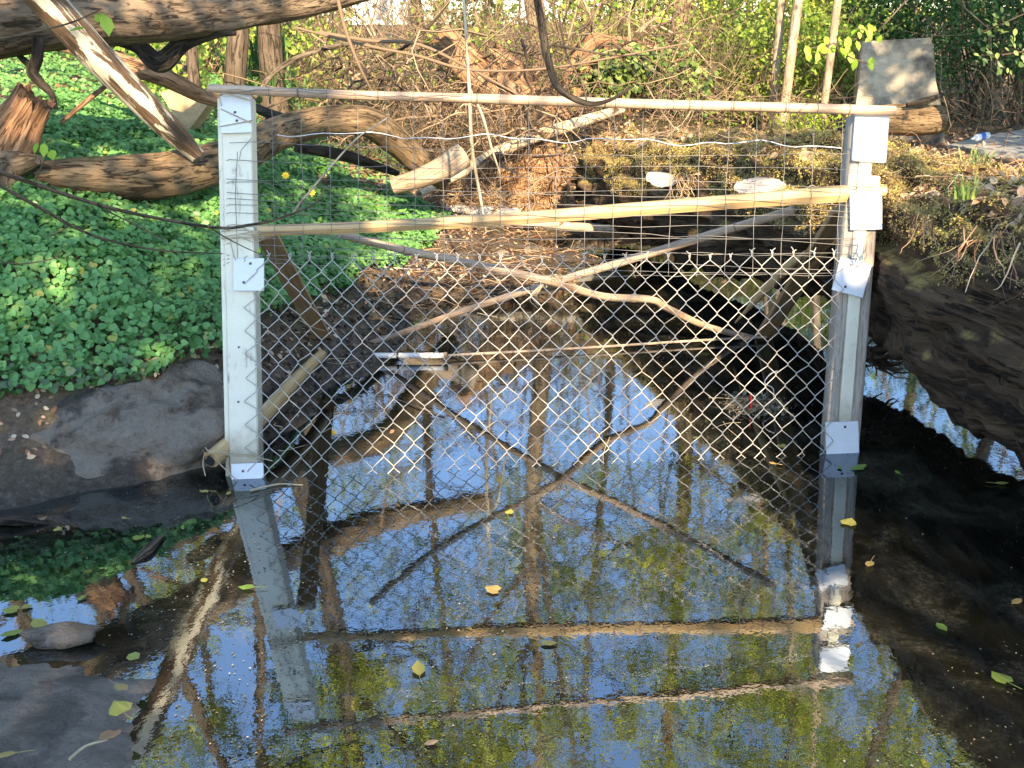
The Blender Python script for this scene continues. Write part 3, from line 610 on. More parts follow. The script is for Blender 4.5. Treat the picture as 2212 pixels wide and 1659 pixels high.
# ------------------------------------------------------------------ the mossy log on the right
mlog = thing('mossy_log', (1.8, 3.0, 0), 'huge mossy fallen log with dark hollow underside behind the right post', 'log')
LC = np.array([[2.06, 1.3, .55], [1.88, 2.4, .55], [1.74, 3.3, .56], [1.66, 4.2, .59], [1.55, 5.0, .56], [1.36, 5.9, .50], [1.12, 6.8, .45], [.93, 7.5, .43], [.85, 7.8, .42]])
LR = [.48, .46, .435, .37, .38, .40, .39, .37, .35]
Q = spline(LC, 190); Rr = np.interp(np.linspace(0, 1, 190), np.linspace(0, 1, len(LR)), LR)
g = Geo(); V = tube(g, Q, Rr, 150, cap=True, capjag=.15)
P = g.V[0]; n_ = nrm(P - np.repeat(Q, 150, axis=0)); 
dz = .04 * fbm(P * np.array([1, .5, 1]), 2.0, 3) + .055 * fbm(P * np.array([1.6, .3, 1.6]), 7, 9) - .02 + .024 * fbm(P, 22, 4, 2)
under_ = np.clip(-n_[:, 2] - .1, 0, 1); dz -= under_ * (.01 + .05 * np.clip(vn(P, 3, 8), 0, 1)); shelf = np.clip(n_[:, 2], 0, 1) * .03 * vn(P, 5, 2)
g.V[0] = P + n_ * (dz + shelf)[:, None]; surf = g.V[0].copy(); nsurf = n_.copy()
wood = rel(mlog, g.build('log_body', M['moss_log'], label='rotten dark wood'))
sel = np.where((nsurf[:, 2] > .12) & (surf[:, 1] > 2.2) & (surf[:, 1] < 9))[0]
mm = fbm(surf, 1.8, 21); mm2 = fbm(surf, 6, 2)
pr = np.clip((nsurf[:, 2] * 1.3 + mm * .7 + mm2 * .7 + .12), 0, 1) * (nsurf[:, 2] > 0); sel = sel[pr[sel] > .25]
k_ = rng.choice(sel, 260000); ps = surf[k_] + rng.normal(size=(len(k_), 3)) * .007 + nsurf[k_] * .003
kk = (nsurf[k_][:, 2] > np.where(ps[:, 1] < 4.2, .42, .12) + .25 * vn(ps, 9, 4)); k_, ps = k_[kk], ps[kk]; g = Geo(); leaves(g, ps, nsurf[k_] * .6 + rng.normal(size=(len(k_), 3)) * .45, rng.uniform(.004, .011, len(k_)), DIAM, np.clip(.5 + .35 * vn(ps, 5) + rng.normal(size=len(k_)) * .2, 0, 1))
rel(mlog, g.build('moss', M['moss'], kind='stuff', label='ochre and green moss on the upper side'))
top_ = np.where((nsurf[:, 2] > .75) & (surf[:, 1] > 2.0))[0]; k_ = rng.choice(top_, 2600); k_ = k_[fbm(surf[k_], 1.2, 33) > -.25]
g = Geo(); leaves(g, surf[k_] + nsurf[k_] * .012, nsurf[k_] + rng.normal(size=(len(k_), 3)) * .5, rng.uniform(.02, .06, len(k_)), OVAL, None)
a_ = surf[rng.choice(top_, 900)]; b_ = a_ + rng.normal(size=a_.shape) * np.array([.12, .12, .03]); twigs(g, a_ + [0, 0, .01], b_ + [0, 0, .02], rng.uniform(.001, .0025, 900), .15, 5)
rel(mlog, g.build('leaf_litter', M['litter'], kind='stuff', label='dead leaves and twigs lying along the top'))
# hanging roots on the front
def rootlets(par, px, py, y, n, ln, spread, m, label, seed, rr=.0035):
    r = np.random.default_rng(seed); c = at(px, py, y); P0 = c + r.normal(size=(n, 3)) * np.array([spread, .03, spread * .6]); P1 = P0 + np.column_stack([r.normal(size=n) * ln * .35, -r.random(n) * .05, -r.uniform(.2, 1, n) * ln])
    g = Geo(); twigs(g, P0, P1, r.uniform(.25, 1, n) * rr, .22, 8, 4, r); o = g.build('hanging_root', m, label=label); rel(par, o); return o
rootlets(mlog, 2160, 500, 2.75, 22, .22, .035, M['litter'], 'reddish roots hanging down the shaded side of the log', 3)
rootlets(mlog, 2010, 470, 3.15, 14, .09, .02, M['straw'], 'small root tuft under the moss right of the post', 5, .003)
rootlets(mlog, 1482, 378, 5.85, 40, .15, .022, M['straw'], 'dry root tuft beside the fungus', 6, .004)
def fungus(px, py, y, w, d, th, tilt, seed, label):
    c = at(px, py, y); g = Geo(); nr, ns = 12, 40; r = np.random.default_rng(seed); V = []; T = []
    wob = 1 + .07 * np.sin(np.linspace(0, 2 * math.pi, ns, endpoint=False) * 3 + seed) + .04 * r.normal(size=ns)
    for k in range(nr + 1):
        q = k / nr
        for s in range(ns):
            a = 2 * math.pi * s / ns; V.append([w * q * math.cos(a) * wob[s], d * q * math.sin(a) * wob[s], th * (1 - q ** 2) * 1.0 + .004 * math.sin(q * 22) + .02 * w * math.sin(3 * a) * q]); T.append([0, 0, q * .9 + .02 * math.cos(a)])
    F = [[k * ns + s, k * ns + (s + 1) % ns, (k + 1) * ns + (s + 1) % ns, (k + 1) * ns + s] for k in range(nr) for s in range(ns)]
    V = np.array(V); B = V.copy(); B[:, 2] = -V[:, 2] * .4 - .006
    ca, sa = math.cos(tilt), math.sin(tilt)
    def tf(A): X = A.copy(); X[:, 1], X[:, 2] = A[:, 1] * math.cos(.75) - A[:, 2] * math.sin(-.75) * -1 * -1, A[:, 1] * math.sin(.75) * -1 * -1 + A[:, 2] * math.cos(.75); Y_ = X.copy(); Y_[:, 0] = X[:, 0] * ca - X[:, 2] * sa; Y_[:, 2] = X[:, 0] * sa + X[:, 2] * ca; return c + Y_
    F = np.array(F); g.add(tf(V), F, T); g.add(tf(B), F[:, ::-1], T); rel(mlog, g.build('bracket_fungus', M['fungus'], label=label))
fungus(1430, 386, 6.05, .095, .05, .02, -.12, 1, 'white ringed bracket fungus half in root litter')
fungus(1645, 402, 4.85, .122, .05, .016, -.03, 4, 'pale bracket fungus just above the mid rail')
# dark root clump touching the water right of the post
g = Geo(); r = np.random.default_rng(8); c = at(1900, 778, 4.2); P0 = c + r.normal(size=(60, 3)) * np.array([.03, .05, .02]) + np.array([-.06, 0, .03]); P1 = P0 + np.column_stack([r.uniform(.0, .2, 60), r.normal(size=60) * .06, r.uniform(-.09, .03, 60)])
twigs(g, P0, P1, r.uniform(.003, .010, 60), .15, 7, 5, r, lc=r.random(60) * .25); rel(mlog, g.build('root_clump', M['twig'], label='black root clump touching the water'))

# ------------------------------------------------------------------ fallen wood on the left
def one_log(name, pts, R, m, label, cat='log', seg=28, n=60, amp=.10, freq=5, ridges=.06, seed=0., capm=None, jag=0., group=None, smooth=True):
    g = Geo(); Q = spline(pts, n); tube(g, Q, R, seg, amp=amp, freq=freq, seed=seed, ridges=ridges, capmi=1 if capm else None, capjag=jag)
    o = g.build(name, [m, capm] if capm else m, smooth=smooth); o['label'] = label; o['category'] = cat
    if group: o['group'] = group
    return o
one_log('fallen_log', [at(-260, 70, 4.6), at(0, 42, 5.0), at(200, 32, 5.4), at(400, 30, 5.9), at(600, 8, 6.4), at(760, -22, 6.9), at(1000, -90, 7.6)], [.19, .15, .125, .115, .10, .085, .07], M['bark_warm'], 'long thick barked trunk fallen across the top left corner', seg=40, n=90, ridges=.12)
one_log('debarked_trunk', [at(-20, -110, 4.45), at(80, -20, 4.55), at(200, 112, 4.75), at(310, 222, 4.95), at(380, 290, 5.1), at(420, 330, 5.18)], [.076, .070, .064, .057, .050, .036], M['patchy'], 'leaning dead trunk with patches of pale bare wood', seg=30, n=80, jag=.02, ridges=.05)
one_log('curved_log', [at(85, 376, 4.85), at(180, 380, 4.9), at(290, 380, 5.05), at(400, 368, 5.3), at(510, 338, 5.7), at(600, 290, 6.2), at(700, 262, 6.4), at(790, 262, 6.6), at(850, 300, 6.8), at(900, 345, 7.0), at(955, 385, 7.2)], [.055, .085, .10, .105, .10, .095, .085, .085, .09, .085, .07], M['log_yellow'], 'long curved fallen log passing behind the left post', seg=36, n=140, ridges=.10, jag=.03, seed=3)
one_log('cut_log', [at(848, 402, 6.9), at(905, 385, 6.9), at(960, 362, 6.9), at(1000, 335, 6.95)], [.05, .06, .075, .082], M['far_bark'], 'pale smooth log with a sawn end below the curved log', seg=28, n=36, capm=M['cutwood'], seed=5, ridges=.02)
one_log('pole_log', [at(905, 420, 7.6), at(1010, 365, 8.0), at(1110, 312, 8.3), at(1240, 268, 8.6), at(1345, 235, 8.9)], [.03, .04, .05, .045, .03], M['bare'], 'straight bare branch lying over the root mound', cat='branch', seg=14, seed=6)
one_log('pole_log', [at(1000, 395, 7.7), at(1080, 330, 8.2), at(1190, 278, 8.7)], [.022, .03, .026], M['bark_dark'], 'dark branch under the bare branch on the root mound', cat='branch', seg=12, seed=16)
one_log('leaning_log', [at(1185, 300, 8.9), at(1110, 235, 8.8), at(1040, 165, 8.8), at(975, 100, 8.8)], [.13, .15, .14, .11], M['rot'], 'broken tan trunk leaning left above the root mound', seg=26, jag=.16, seed=7, ridges=.15)
one_log('leaning_log', [at(1190, 250, 9.1), at(1130, 180, 9.1), at(1080, 135, 9.1)], [.12, .12, .10], M['rot'], 'shorter broken trunk right beside the leaning tan trunk', seg=24, jag=.14, seed=8, ridges=.15)
one_log('dark_log', [at(640, 318, 6.7), at(740, 335, 6.9), at(810, 358, 7.1), at(860, 375, 7.2)], [.03, .038, .03, .02], M['bark_dark'], 'dark thin log in the litter under the curved log', seg=14, seed=9)
one_log('dark_log', [at(545, 230, 7.5), at(620, 262, 7.5), at(680, 285, 7.6)], [.03, .045, .03], M['bark_dark'], 'dark log end showing above the curved log', seg=14, seed=10)
one_log('orange_log', [at(70, 70, 6.6), at(160, 100, 6.5), at(260, 138, 6.4), at(350, 165, 6.4), at(430, 205, 6.5), at(480, 222, 6.5)], [.045, .05, .052, .055, .045, .03], M['rot'], 'orange rotten log behind the debarked trunk', seg=20, seed=11)
g = Geo(); tube(g, spline([at(250, 80, 5.9), at(300, 100, 5.9), at(345, 135, 5.9), at(400, 90, 5.95), at(470, 72, 6.0), at(510, 72, 6.0)], 50), [.045, .04, .05, .038, .02, .010], 16, amp=.2, freq=9, ridges=.15)
tube(g, spline([at(345, 120, 5.9), at(375, 90, 5.85), at(400, 60, 5.8)], 12), [.015, .008], 7, amp=.2)
dk = g.build('forked_branch', M['bark_dark'], label='black forked branch hanging below the fallen trunk', category='branch')
g = Geo(); tube(g, spline([at(82, 80, 5.0), at(80, 125, 5.0), at(70, 155, 5.0), at(88, 180, 5.0), at(112, 205, 5.0), at(121, 236, 5.0)], 40), [.030, .028, .026, .018, .012, .008], 14, amp=.2, freq=9, ridges=.1)
tube(g, spline([at(75, 150, 5.0), at(50, 128, 5.05), at(30, 110, 5.1)], 12), [.022, .010], 8, amp=.2)
g.build('hanging_branch', M['bark_dark'], label='dark crooked branch hanging at the far left', category='branch')
one_log('broken_stick', [at(255, 165, 5.2), at(200, 208, 5.15), at(135, 262, 5.1)], [.012, .013, .010], M['rot'], 'short broken stick leaning on the leafy bank at the left', cat='stick', seg=10, jag=.01, n=20)
# sawn wedge
g = Geo(); c = at(400, 238, 6.9); w = nrm(at(440, 205, 6.9) - at(372, 270, 6.9)); g2 = []
pts_ = np.array([at(345, 200, 7.0), at(450, 205, 7.0), at(446, 230, 7.0), at(405, 285, 7.0), at(382, 258, 7.0)]); bk = pts_ + np.array([.05, .12, .02])
k = len(pts_); V = np.vstack([pts_, bk]); g.add(V, [np.array([list(range(k))[::-1]]), np.array([list(range(k, 2 * k))]), np.array([[a, (a + 1) % k, (a + 1) % k + k, a + k] for a in range(k)])])
o = g.build('sawn_stump', M['cutwood'], smooth=False, label='smooth yellow sawn wood wedge between the debarked trunk and post', category='stump')
# broken stump far left
stp = thing('broken_stump', at(30, 440, 4.9), 'splintered rust coloured stump at the left edge', 'stump')
g = Geo(); Q = spline([at(40, 470, 4.95), at(20, 400, 4.9), at(5, 345, 4.9), at(30, 285, 4.9), at(60, 235, 4.9)], 40); V = tube(g, Q, [.07, .075, .09, .095, .07], 40, amp=.25, freq=7, ridges=.35, capjag=.10)
rel(stp, g.build('splintered_top', M['rot']))
g = Geo(); tube(g, spline([at(-60, 330, 5.0), at(0, 350, 4.85), at(40, 355, 4.8), at(85, 345, 4.7)], 24), [.06, .07, .05, .018], 14, amp=.2, ridges=.2); tube(g, spline([at(30, 360, 4.8), at(20, 400, 4.8), at(55, 465, 4.9)], 16), [.055, .06, .08], 14, amp=.2, ridges=.2)
rel(stp, g.build('root', M['bark']))

# ------------------------------------------------------------------ rocks
def rock(name, c, rad, m, label, seed, cat='rock', sub=64, amp=.18, flat=0., sq=2.6, cut=None):
    th = np.linspace(0, 2 * math.pi, sub, endpoint=False); ph = np.linspace(-math.pi / 2, math.pi / 2, sub // 2)
    A, B = np.meshgrid(th, ph); d = np.stack([np.cos(B) * np.cos(A), np.cos(B) * np.sin(A), np.sin(B)], -1)
    q = (np.abs(d) ** sq).sum(-1) ** (-1 / sq); V = d * q[..., None]
    V = V * (1 + amp * fbm(V, 1.4, seed) + .3 * amp * np.abs(vn(V, 4.0, seed + 2)) + .10 * amp * fbm(V, 9.0, seed + 5))[..., None] * np.asarray(rad) + np.asarray(c)
    n, k = V.shape[:2]; i, j = np.meshgrid(np.arange(n - 1), np.arange(k), indexing='ij'); j2 = (j + 1) % k
    F = np.stack([i * k + j, i * k + j2, (i + 1) * k + j2, (i + 1) * k + j], -1).reshape(-1, 4)
    g = Geo(); g.add(V.reshape(-1, 3), F); o = g.build(name, m, label=label, category=cat); return o
rock('boulder', (-1.38, 3.84, .03), (.40, .32, .26), M['rock'], 'grey boulder with dark wet patches beside the left post', 3, sub=220, amp=.22, sq=3.2)
rock('boulder', (-1.24, 4.15, .06), (.10, .12, .12), M['rock'], 'smaller mud covered boulder behind the left post', 9, sub=60)
sx_, sy_ = np.meshgrid(np.linspace(-2.6, -.6, 230), np.linspace(1.2, 2.6, 170)); sp_ = np.stack([sx_, sy_, 0 * sx_], -1)
sd_ = np.minimum(-.83 - sx_, (2.36 - sy_) - .12 * np.clip(sx_ + 1.3, -1, 1)) + .10 * fbm(sp_, 3.2, 4) + .02 * fbm(sp_, 14, 6)
sz_ = .042 * np.tanh(sd_ * 9) + .010 * fbm(sp_, 6, 2) + .006 * fbm(sp_, 24, 8, 4) + .02 * np.clip(sd_ - .2, 0, 1) - .004; g = Geo(); grid_ = np.stack([sx_, sy_, sz_], -1); a_, b_ = grid_.shape[:2]; i, j = np.meshgrid(np.arange(a_ - 1), np.arange(b_ - 1), indexing='ij')
g.add(grid_.reshape(-1, 3), np.stack([i * b_ + j, i * b_ + j + 1, (i + 1) * b_ + j + 1, (i + 1) * b_ + j], -1).reshape(-1, 4)); g.build('rock_slab', M['slab'], label='flat dark wet rock slab in the bottom left corner', category='rock')
rock('flat_stone', tuple(wat(135, 1372, .02)), (.085, .04, .02), M['rock'], 'small flat stone at the edge of the wet slab', 12, sub=30, amp=.3)
rock('mud_stone', tuple(wat(592, 842, -.02)), (.09, .08, .08), M['rock'], 'smooth muddy stone behind the left base pole', 14, sub=36)
for k, (px, py, s, lb_) in enumerate([(980, 452, .11, 'bright white stone left below the root mound'), (1035, 455, .10, 'bright white stone in the middle below the root mound'), (1090, 462, .12, 'long white stone just above the mid rail'), (1150, 470, .05, 'small white stone at the right of the row')]):
    c = at(px, py, 8.0); rock('white_stone', (c[0], c[1], c[2] - .02), (s, .09, s * .45), M['white_rock'], lb_, 20 + k, sub=28, amp=.22)
for k, (px, py, s, lb_) in enumerate([(660, 555, .05, 'grey pebble in the mud behind the fence, upper left'), (740, 600, .035, 'pebble beside the mud slope'), (1085, 548, .05, 'wet brown stone in the shallow riffle'), (1150, 540, .06, 'sunlit brown stone in the riffle'), (1480, 492, .07, 'tan stone at the dark edge of the log')]):
    c = wat(px, py, .02) if py > 500 else at(px, py, 7.5); rock('river_stone', tuple(c), (s, s, s * .5), M['white_rock'] if k > 3 else M['rock'], lb_, 40 + k, sub=24, amp=.25)

# ------------------------------------------------------------------ pipe, debris, driftwood
pipe = thing('plastic_pipe', wat(860, 768, .02), 'white plastic pipe lying on the mud behind the fence', 'pipe')
a, b = wat(750, 768, .03), wat(966, 768, .03); g = Geo()
tube(g, [a + (b - a) * .16, a + (b - a) * .55, b - (b - a) * .02], .0135, 14); tube(g, [a + (b - a) * .01, a + (b - a) * .13], .0135, 14); rel(pipe, g.build('pipe_section', M['pvc']))
g = Geo(); tube(g, [a + (b - a) * .12, a + (b - a) * .17], .0115, 12); rel(pipe, g.build('dark_coupling', M['black'])); g = Geo(); tube(g, [a + (b - a) * .50, a + (b - a) * .52], .0145, 12); rel(pipe, g.build('dark_coupling', M['black'])); g = Geo(); tube(g, [b - (b - a) * .03, b], .017, 12); rel(pipe, g.build('pipe_cap', M['cutwood']))
g = Geo(); r = np.random.default_rng(5); c = wat(1632, 872, .012); n = 900; P0 = c + np.column_stack([r.normal(size=n) * .055, r.normal(size=n) * .06, np.abs(r.normal(size=n)) * .010]); 
P0[:, 2] = .004 + .028 * np.exp(-((P0[:, 0] - c[0]) / .06) ** 2 - ((P0[:, 1] - c[1]) / .06) ** 2) * r.random(n)
leaves(g, P0, r.normal(size=(n, 3)) * .5 + [0, 0, 1], r.uniform(.01, .03, n), OVAL, r.random(n)); tw = P0[:160]; twigs(g, tw, tw + r.normal(size=(160, 3)) * [.05, .05, .006], .0018, .1, 5, 3, r)
g.build('debris_raft', M['speck'], label='floating mat of leaf scraps behind the chain link at the right', category='debris')
g = Geo(); tube(g, [wat(1622, 888, .0), wat(1622, 888, .0) + np.array([0, .01, .075])], .0035, 8); g.build('drinking_straw', M['red'], label='red straw standing in the floating mat', category='straw')
g = Geo(); q = wat(1650, 870, .0); tube(g, spline([q + [.04, 0, .01], q + [.035, 0, .06], q + [.0, 0, .085], q + [.02, 0, .12], q + [.05, 0, .135]], 20), .0025, 6); g.build('bent_twig', M['pvc'], label='bent white twig standing in the floating mat', category='twig')
one_log('driftwood', [wat(-40, 1060, .02), wat(20, 1050, .03), wat(52, 1030, .05)], [.022, .022, .012], M['bare'], 'pale driftwood piece at the left edge of the water', cat='driftwood', seg=12, jag=.01, n=16)
one_log('driftwood', [wat(-60, 1130, .01), wat(30, 1122, .02), wat(104, 1132, .0)], [.022, .018, .005], M['bark_dark'], 'dark wet driftwood at the left edge', cat='driftwood', seg=12, n=20)
one_log('bark_piece', [wat(290, 1214, .0), wat(318, 1190, .008), wat(345, 1163, .006)], [.008, .018, .010], M['bark'], 'grey bark piece floating on the water at the left', cat='bark', seg=12, n=24, ridges=.3, jag=.01)
one_log('bright_log', [at(1085, 480, 7.4), at(1180, 484, 7.4), at(1280, 492, 7.4), at(1330, 492, 7.4), at(1400, 478, 7.5)], [.018, .026, .028, .028, .02], M['bare'], 'sunlit pale log lying in the riffle under the mid rail', seg=14, seed=13)
one_log('mud_stick', [wat(845, 720, .02), wat(800, 750, .01), wat(745, 775, .01)], .012, M['bark_dark'], 'dark stick on the mud beside the white pipe', cat='stick', seg=8, n=14)
for k, (p, lb_) in enumerate([([wat(855, 862, .004), wat(905, 880, .006), wat(960, 900, .003)], 'thin dark stick floating inside the chain link reflection'), ([wat(1030, 815, .01), wat(1040, 780, .05)], 'short dark peg sticking out of the water'), ([wat(150, 1640, .045), wat(185, 1612, .045), wat(232, 1598, .05)], 'curved leaf stalk lying on the wet slab'), ([wat(540, 1060, .006), wat(600, 1046, .006), wat(655, 1048, .003)], 'thin straw floating by the left post')]):
    one_log('thin_stick', p, [.004, .0025], M['twig'] if k < 2 else M['twine'], lb_, cat='stick', seg=6, n=14, ridges=0)

# ------------------------------------------------------------------ block and things on the right bank
blk = thing('concrete_block', at(1945, 292, 9.9), 'tall weathered concrete block standing on the right bank', 'block')
g = Geo(); y0 = 9.8
fr = [at(1848, 300, y0 + .25), at(1860, 90, y0 + .25), at(2008, 82, y0 - .05), at(2040, 300, y0 - .05)]
N_ = 26; V = []
bl, tl, tr, br = fr; dep = np.array([.16, .62, 0])
fv = np.array([[(bl * (1 - u) + br * u) * (1 - v) + (tl * (1 - u) + tr * u) * v for u in np.linspace(0, 1, N_)] for v in np.linspace(-.12, 1, N_)])
fr_ = fv; bk_ = fv + dep; bk_[-1] += [0, 0, -.03]
def grid(g, G, flip=False):
    n, k = G.shape[:2]; i, j = np.meshgrid(np.arange(n - 1), np.arange(k - 1), indexing='ij'); F = np.stack([i * k + j, i * k + j + 1, (i + 1) * k + j + 1, (i + 1) * k + j], -1).reshape(-1, 4)
    if flip: F = F[:, ::-1]
    g.add(G.reshape(-1, 3), F)
def rough(G): 
    q = G.copy(); q += .018 * np.stack([fbm(G, 4, 1), fbm(G, 4, 9), fbm(G, 4, 17)], -1); return q
def loft(A, B, n): return np.array([A * (1 - t) + B * t for t in np.linspace(0, 1, n)])
grid(g, rough(fr_)); grid(g, rough(bk_), True); grid(g, rough(loft(fr_[-1], bk_[-1], 12))); grid(g, rough(loft(fr_[:, 0], bk_[:, 0], 12)).transpose(1, 0, 2)[:, ::-1]); grid(g, rough(loft(fr_[:, -1], bk_[:, -1], 12)).transpose(1, 0, 2))
rel(blk, g.build('block_body', M['concrete']))
one_log('round_log', [at(1880, 262, 9.2), at(1960, 258, 9.2), at(2030, 258, 9.25)], [.12, .135, .12], M['log_yellow'], 'short thick log lying in front of the concrete block', seg=28, n=24, capm=M['cutwood'], seed=21, ridges=.08)
one_log('bark_slab', [at(1962, 226, 9.05), at(2000, 218, 9.05), at(2036, 205, 9.1)], [.02, .035, .012], M['bark_dark'], 'dark bark piece resting on the short log by the block', cat='bark', seg=10, n=16, jag=.02)
g = Geo(); P = [(2045, 322), (2130, 300), (2260, 285), (2420, 300), (2420, 345), (2240, 345), (2130, 335)]; top = np.array([at(px, py, 9.0 + (330 - py) * .03) for px, py in P])
top[:, 2] = gz(top[:, 0], top[:, 1], False) + .035; k = len(P); bot = top - [0, 0, .12]; V = np.vstack([top, bot]); g.add(V, [np.array([list(range(k))[::-1]]), np.array([[a, (a + 1) % k, (a + 1) % k + k, a + k] for a in range(k)])]); g.build('silt_path', M['sand'], smooth=False, kind='structure', label='grey silt flat behind the log')
bt = thing('plastic_bottle', at(2125, 300, 9.2), 'clear bottle with blue label lying on the grey silt', 'bottle'); a = at(2098, 300, 9.2); b = at(2135, 292, 9.25); g = Geo(); tube(g, spline([a, a + (b - a) * .2, a + (b - a) * .35, b], 14), [.008, .012, .03, .03, .028], 14); rel(bt, g.build('bottle_body', M['bottle'])); g = Geo(); tube(g, [a + (b - a) * .5, a + (b - a) * .75], .0315, 14, cap=False); rel(bt, g.build('bottle_label', M['bluelabel']))
# broad grass tufts
def tuft(px, py, y, n, ln, w, m, label, seed, name='grass_tuft', cat='plant', spread=.02):
    r = np.random.default_rng(seed); c = at(px, py, y); g = Geo()
    for k in range(n):
        a = r.uniform(0, 2 * math.pi); s = r.uniform(.15, .6); L = ln * r.uniform(.6, 1.1); b = c + np.array([r.normal() * spread, r.normal() * spread, 0]); d = np.array([math.cos(a) * s, math.sin(a) * s, 1]); sd_ = nrm(np.cross(d, [0, 0, 1])) * w
        P = [b + d * L * t - np.array([0, 0, .5 * s * L * t * t]) + np.array([math.cos(a), math.sin(a), 0]) * .25 * L * t * t for t in (0, .35, .7, 1)]
        V = [P[0] - sd_, P[0] + sd_, P[1] + sd_, P[1] - sd_, P[2] + sd_ * .8, P[2] - sd_ * .8, P[3]]; q = len(V)
        g.add(np.array(V), [np.array([[0, 1, 2, 3], [3, 2, 4, 5]]), np.array([[5, 4, 6]])], None, r.random())
    return g.build(name, m, label=label, category=cat)
tuft(2090, 430, 3.1, 26, .085, .003, M['blade'], 'bright grass tuft growing on the log at the right', 1)
tuft(2120, 352, 3.4, 20, .06, .0025, M['blade'], 'smaller yellow green grass tuft at the upper right of the log', 2)
tuft(1900, 338, 5.0, 12, .05, .004, M['young'], 'tiny green sprout beside the top of the right post', 3)
tuft(545, 165, 9.5, 60, .42, .010, M['deep_green'], 'clump of upright narrow leaves behind the left trees', 4, spread=.16)
tuft(605, 205, 9.0, 40, .3, .009, M['deep_green'], 'clump of upright narrow leaves above the left post', 5, spread=.1)

# ------------------------------------------------------------------ root mound
rm = thing('root_mound', at(1110, 480, 8.6), 'sunlit mound of matted roots and straw in the creek bend', 'root mound')
c0 = at(1115, 400, 8.85); sub = 90
th = np.linspace(0, 2 * math.pi, sub, endpoint=False); ph = np.linspace(-math.pi / 2, math.pi / 2, sub // 2); A, B = np.meshgrid(th, ph); d = np.stack([np.cos(B) * np.cos(A), np.cos(B) * np.sin(A), np.sin(B)], -1)
q = (np.abs(d) ** 3.2).sum(-1) ** (-1 / 3.2); V = d * q[..., None]; V = V * (1 + .2 * fbm(V, 1.7, 2) + .10 * fbm(V, 7, 4))[..., None] * np.array([.36, .38, .38]) + c0
n, k = V.shape[:2]; i, j = np.meshgrid(np.arange(n - 1), np.arange(k), indexing='ij'); j2 = (j + 1) % k; g = Geo(); g.add(V.reshape(-1, 3), np.stack([i * k + j, i * k + j2, (i + 1) * k + j2, (i + 1) * k + j], -1).reshape(-1, 4)); rel(rm, g.build('earth', M['rot']))
P = V.reshape(-1, 3); P = P[(P[:, 1] < c0[1] + .1)]; r = np.random.default_rng(9); s = P[r.choice(len(P), 7000)]; nn = nrm(s - c0); e = s + nn * .03 + r.normal(size=s.shape) * .055 + [0, 0, -.02]
g = Geo(); twigs(g, s, e, r.uniform(.0012, .004, len(s)), .2, 5, 3, r); s3 = at(1000, 440, 8.4) + r.normal(size=(1800, 3)) * [.22, .25, .08]; twigs(g, s3, s3 + r.normal(size=s3.shape) * [.12, .08, .06], r.uniform(.0015, .005, 1800), .2, 5, 3, r); rel(rm, g.build('root_fibre', M['straw'], kind='stuff'))
# vine stump
vs = thing('vine_stump', at(1350, 225, 9.6), 'twisted rust coloured stump arch overgrown with ivy', 'stump'); g = Geo()
tube(g, spline([at(1255, 235, 9.7), at(1250, 170, 9.7), at(1280, 120, 9.7), at(1340, 112, 9.8), at(1420, 125, 9.8), at(1480, 165, 9.7), at(1515, 220, 9.6)], 60), [.15, .14, .13, .10, .07, .05, .02], 24, amp=.3, freq=5, ridges=.25)
tube(g, spline([at(1300, 140, 9.6), at(1330, 190, 9.55), at(1325, 250, 9.5)], 20), [.10, .07, .06], 14, amp=.3, ridges=.2); tube(g, spline([at(1370, 120, 9.6), at(1385, 180, 9.55), at(1345, 245, 9.5)], 20), [.06, .045, .05], 14, amp=.3, ridges=.2); rel(vs, g.build('stump_wood', M['rot']))
r = np.random.default_rng(12); cs = [at(1290, 160, 9.45), at(1330, 190, 9.4), at(1400, 150, 9.4), at(1450, 150, 9.4), at(1490, 195, 9.4), at(1350, 140, 9.4)]; pp = np.vstack([c + r.normal(size=(170, 3)) * [.11, .07, .09] for c in cs]); g = Geo(); leaves(g, pp, r.normal(size=pp.shape) * .6 + SUN, r.uniform(.03, .065, len(pp)), HEART, None, r=r); rel(vs, g.build('ivy', M['ivy'], kind='stuff'))

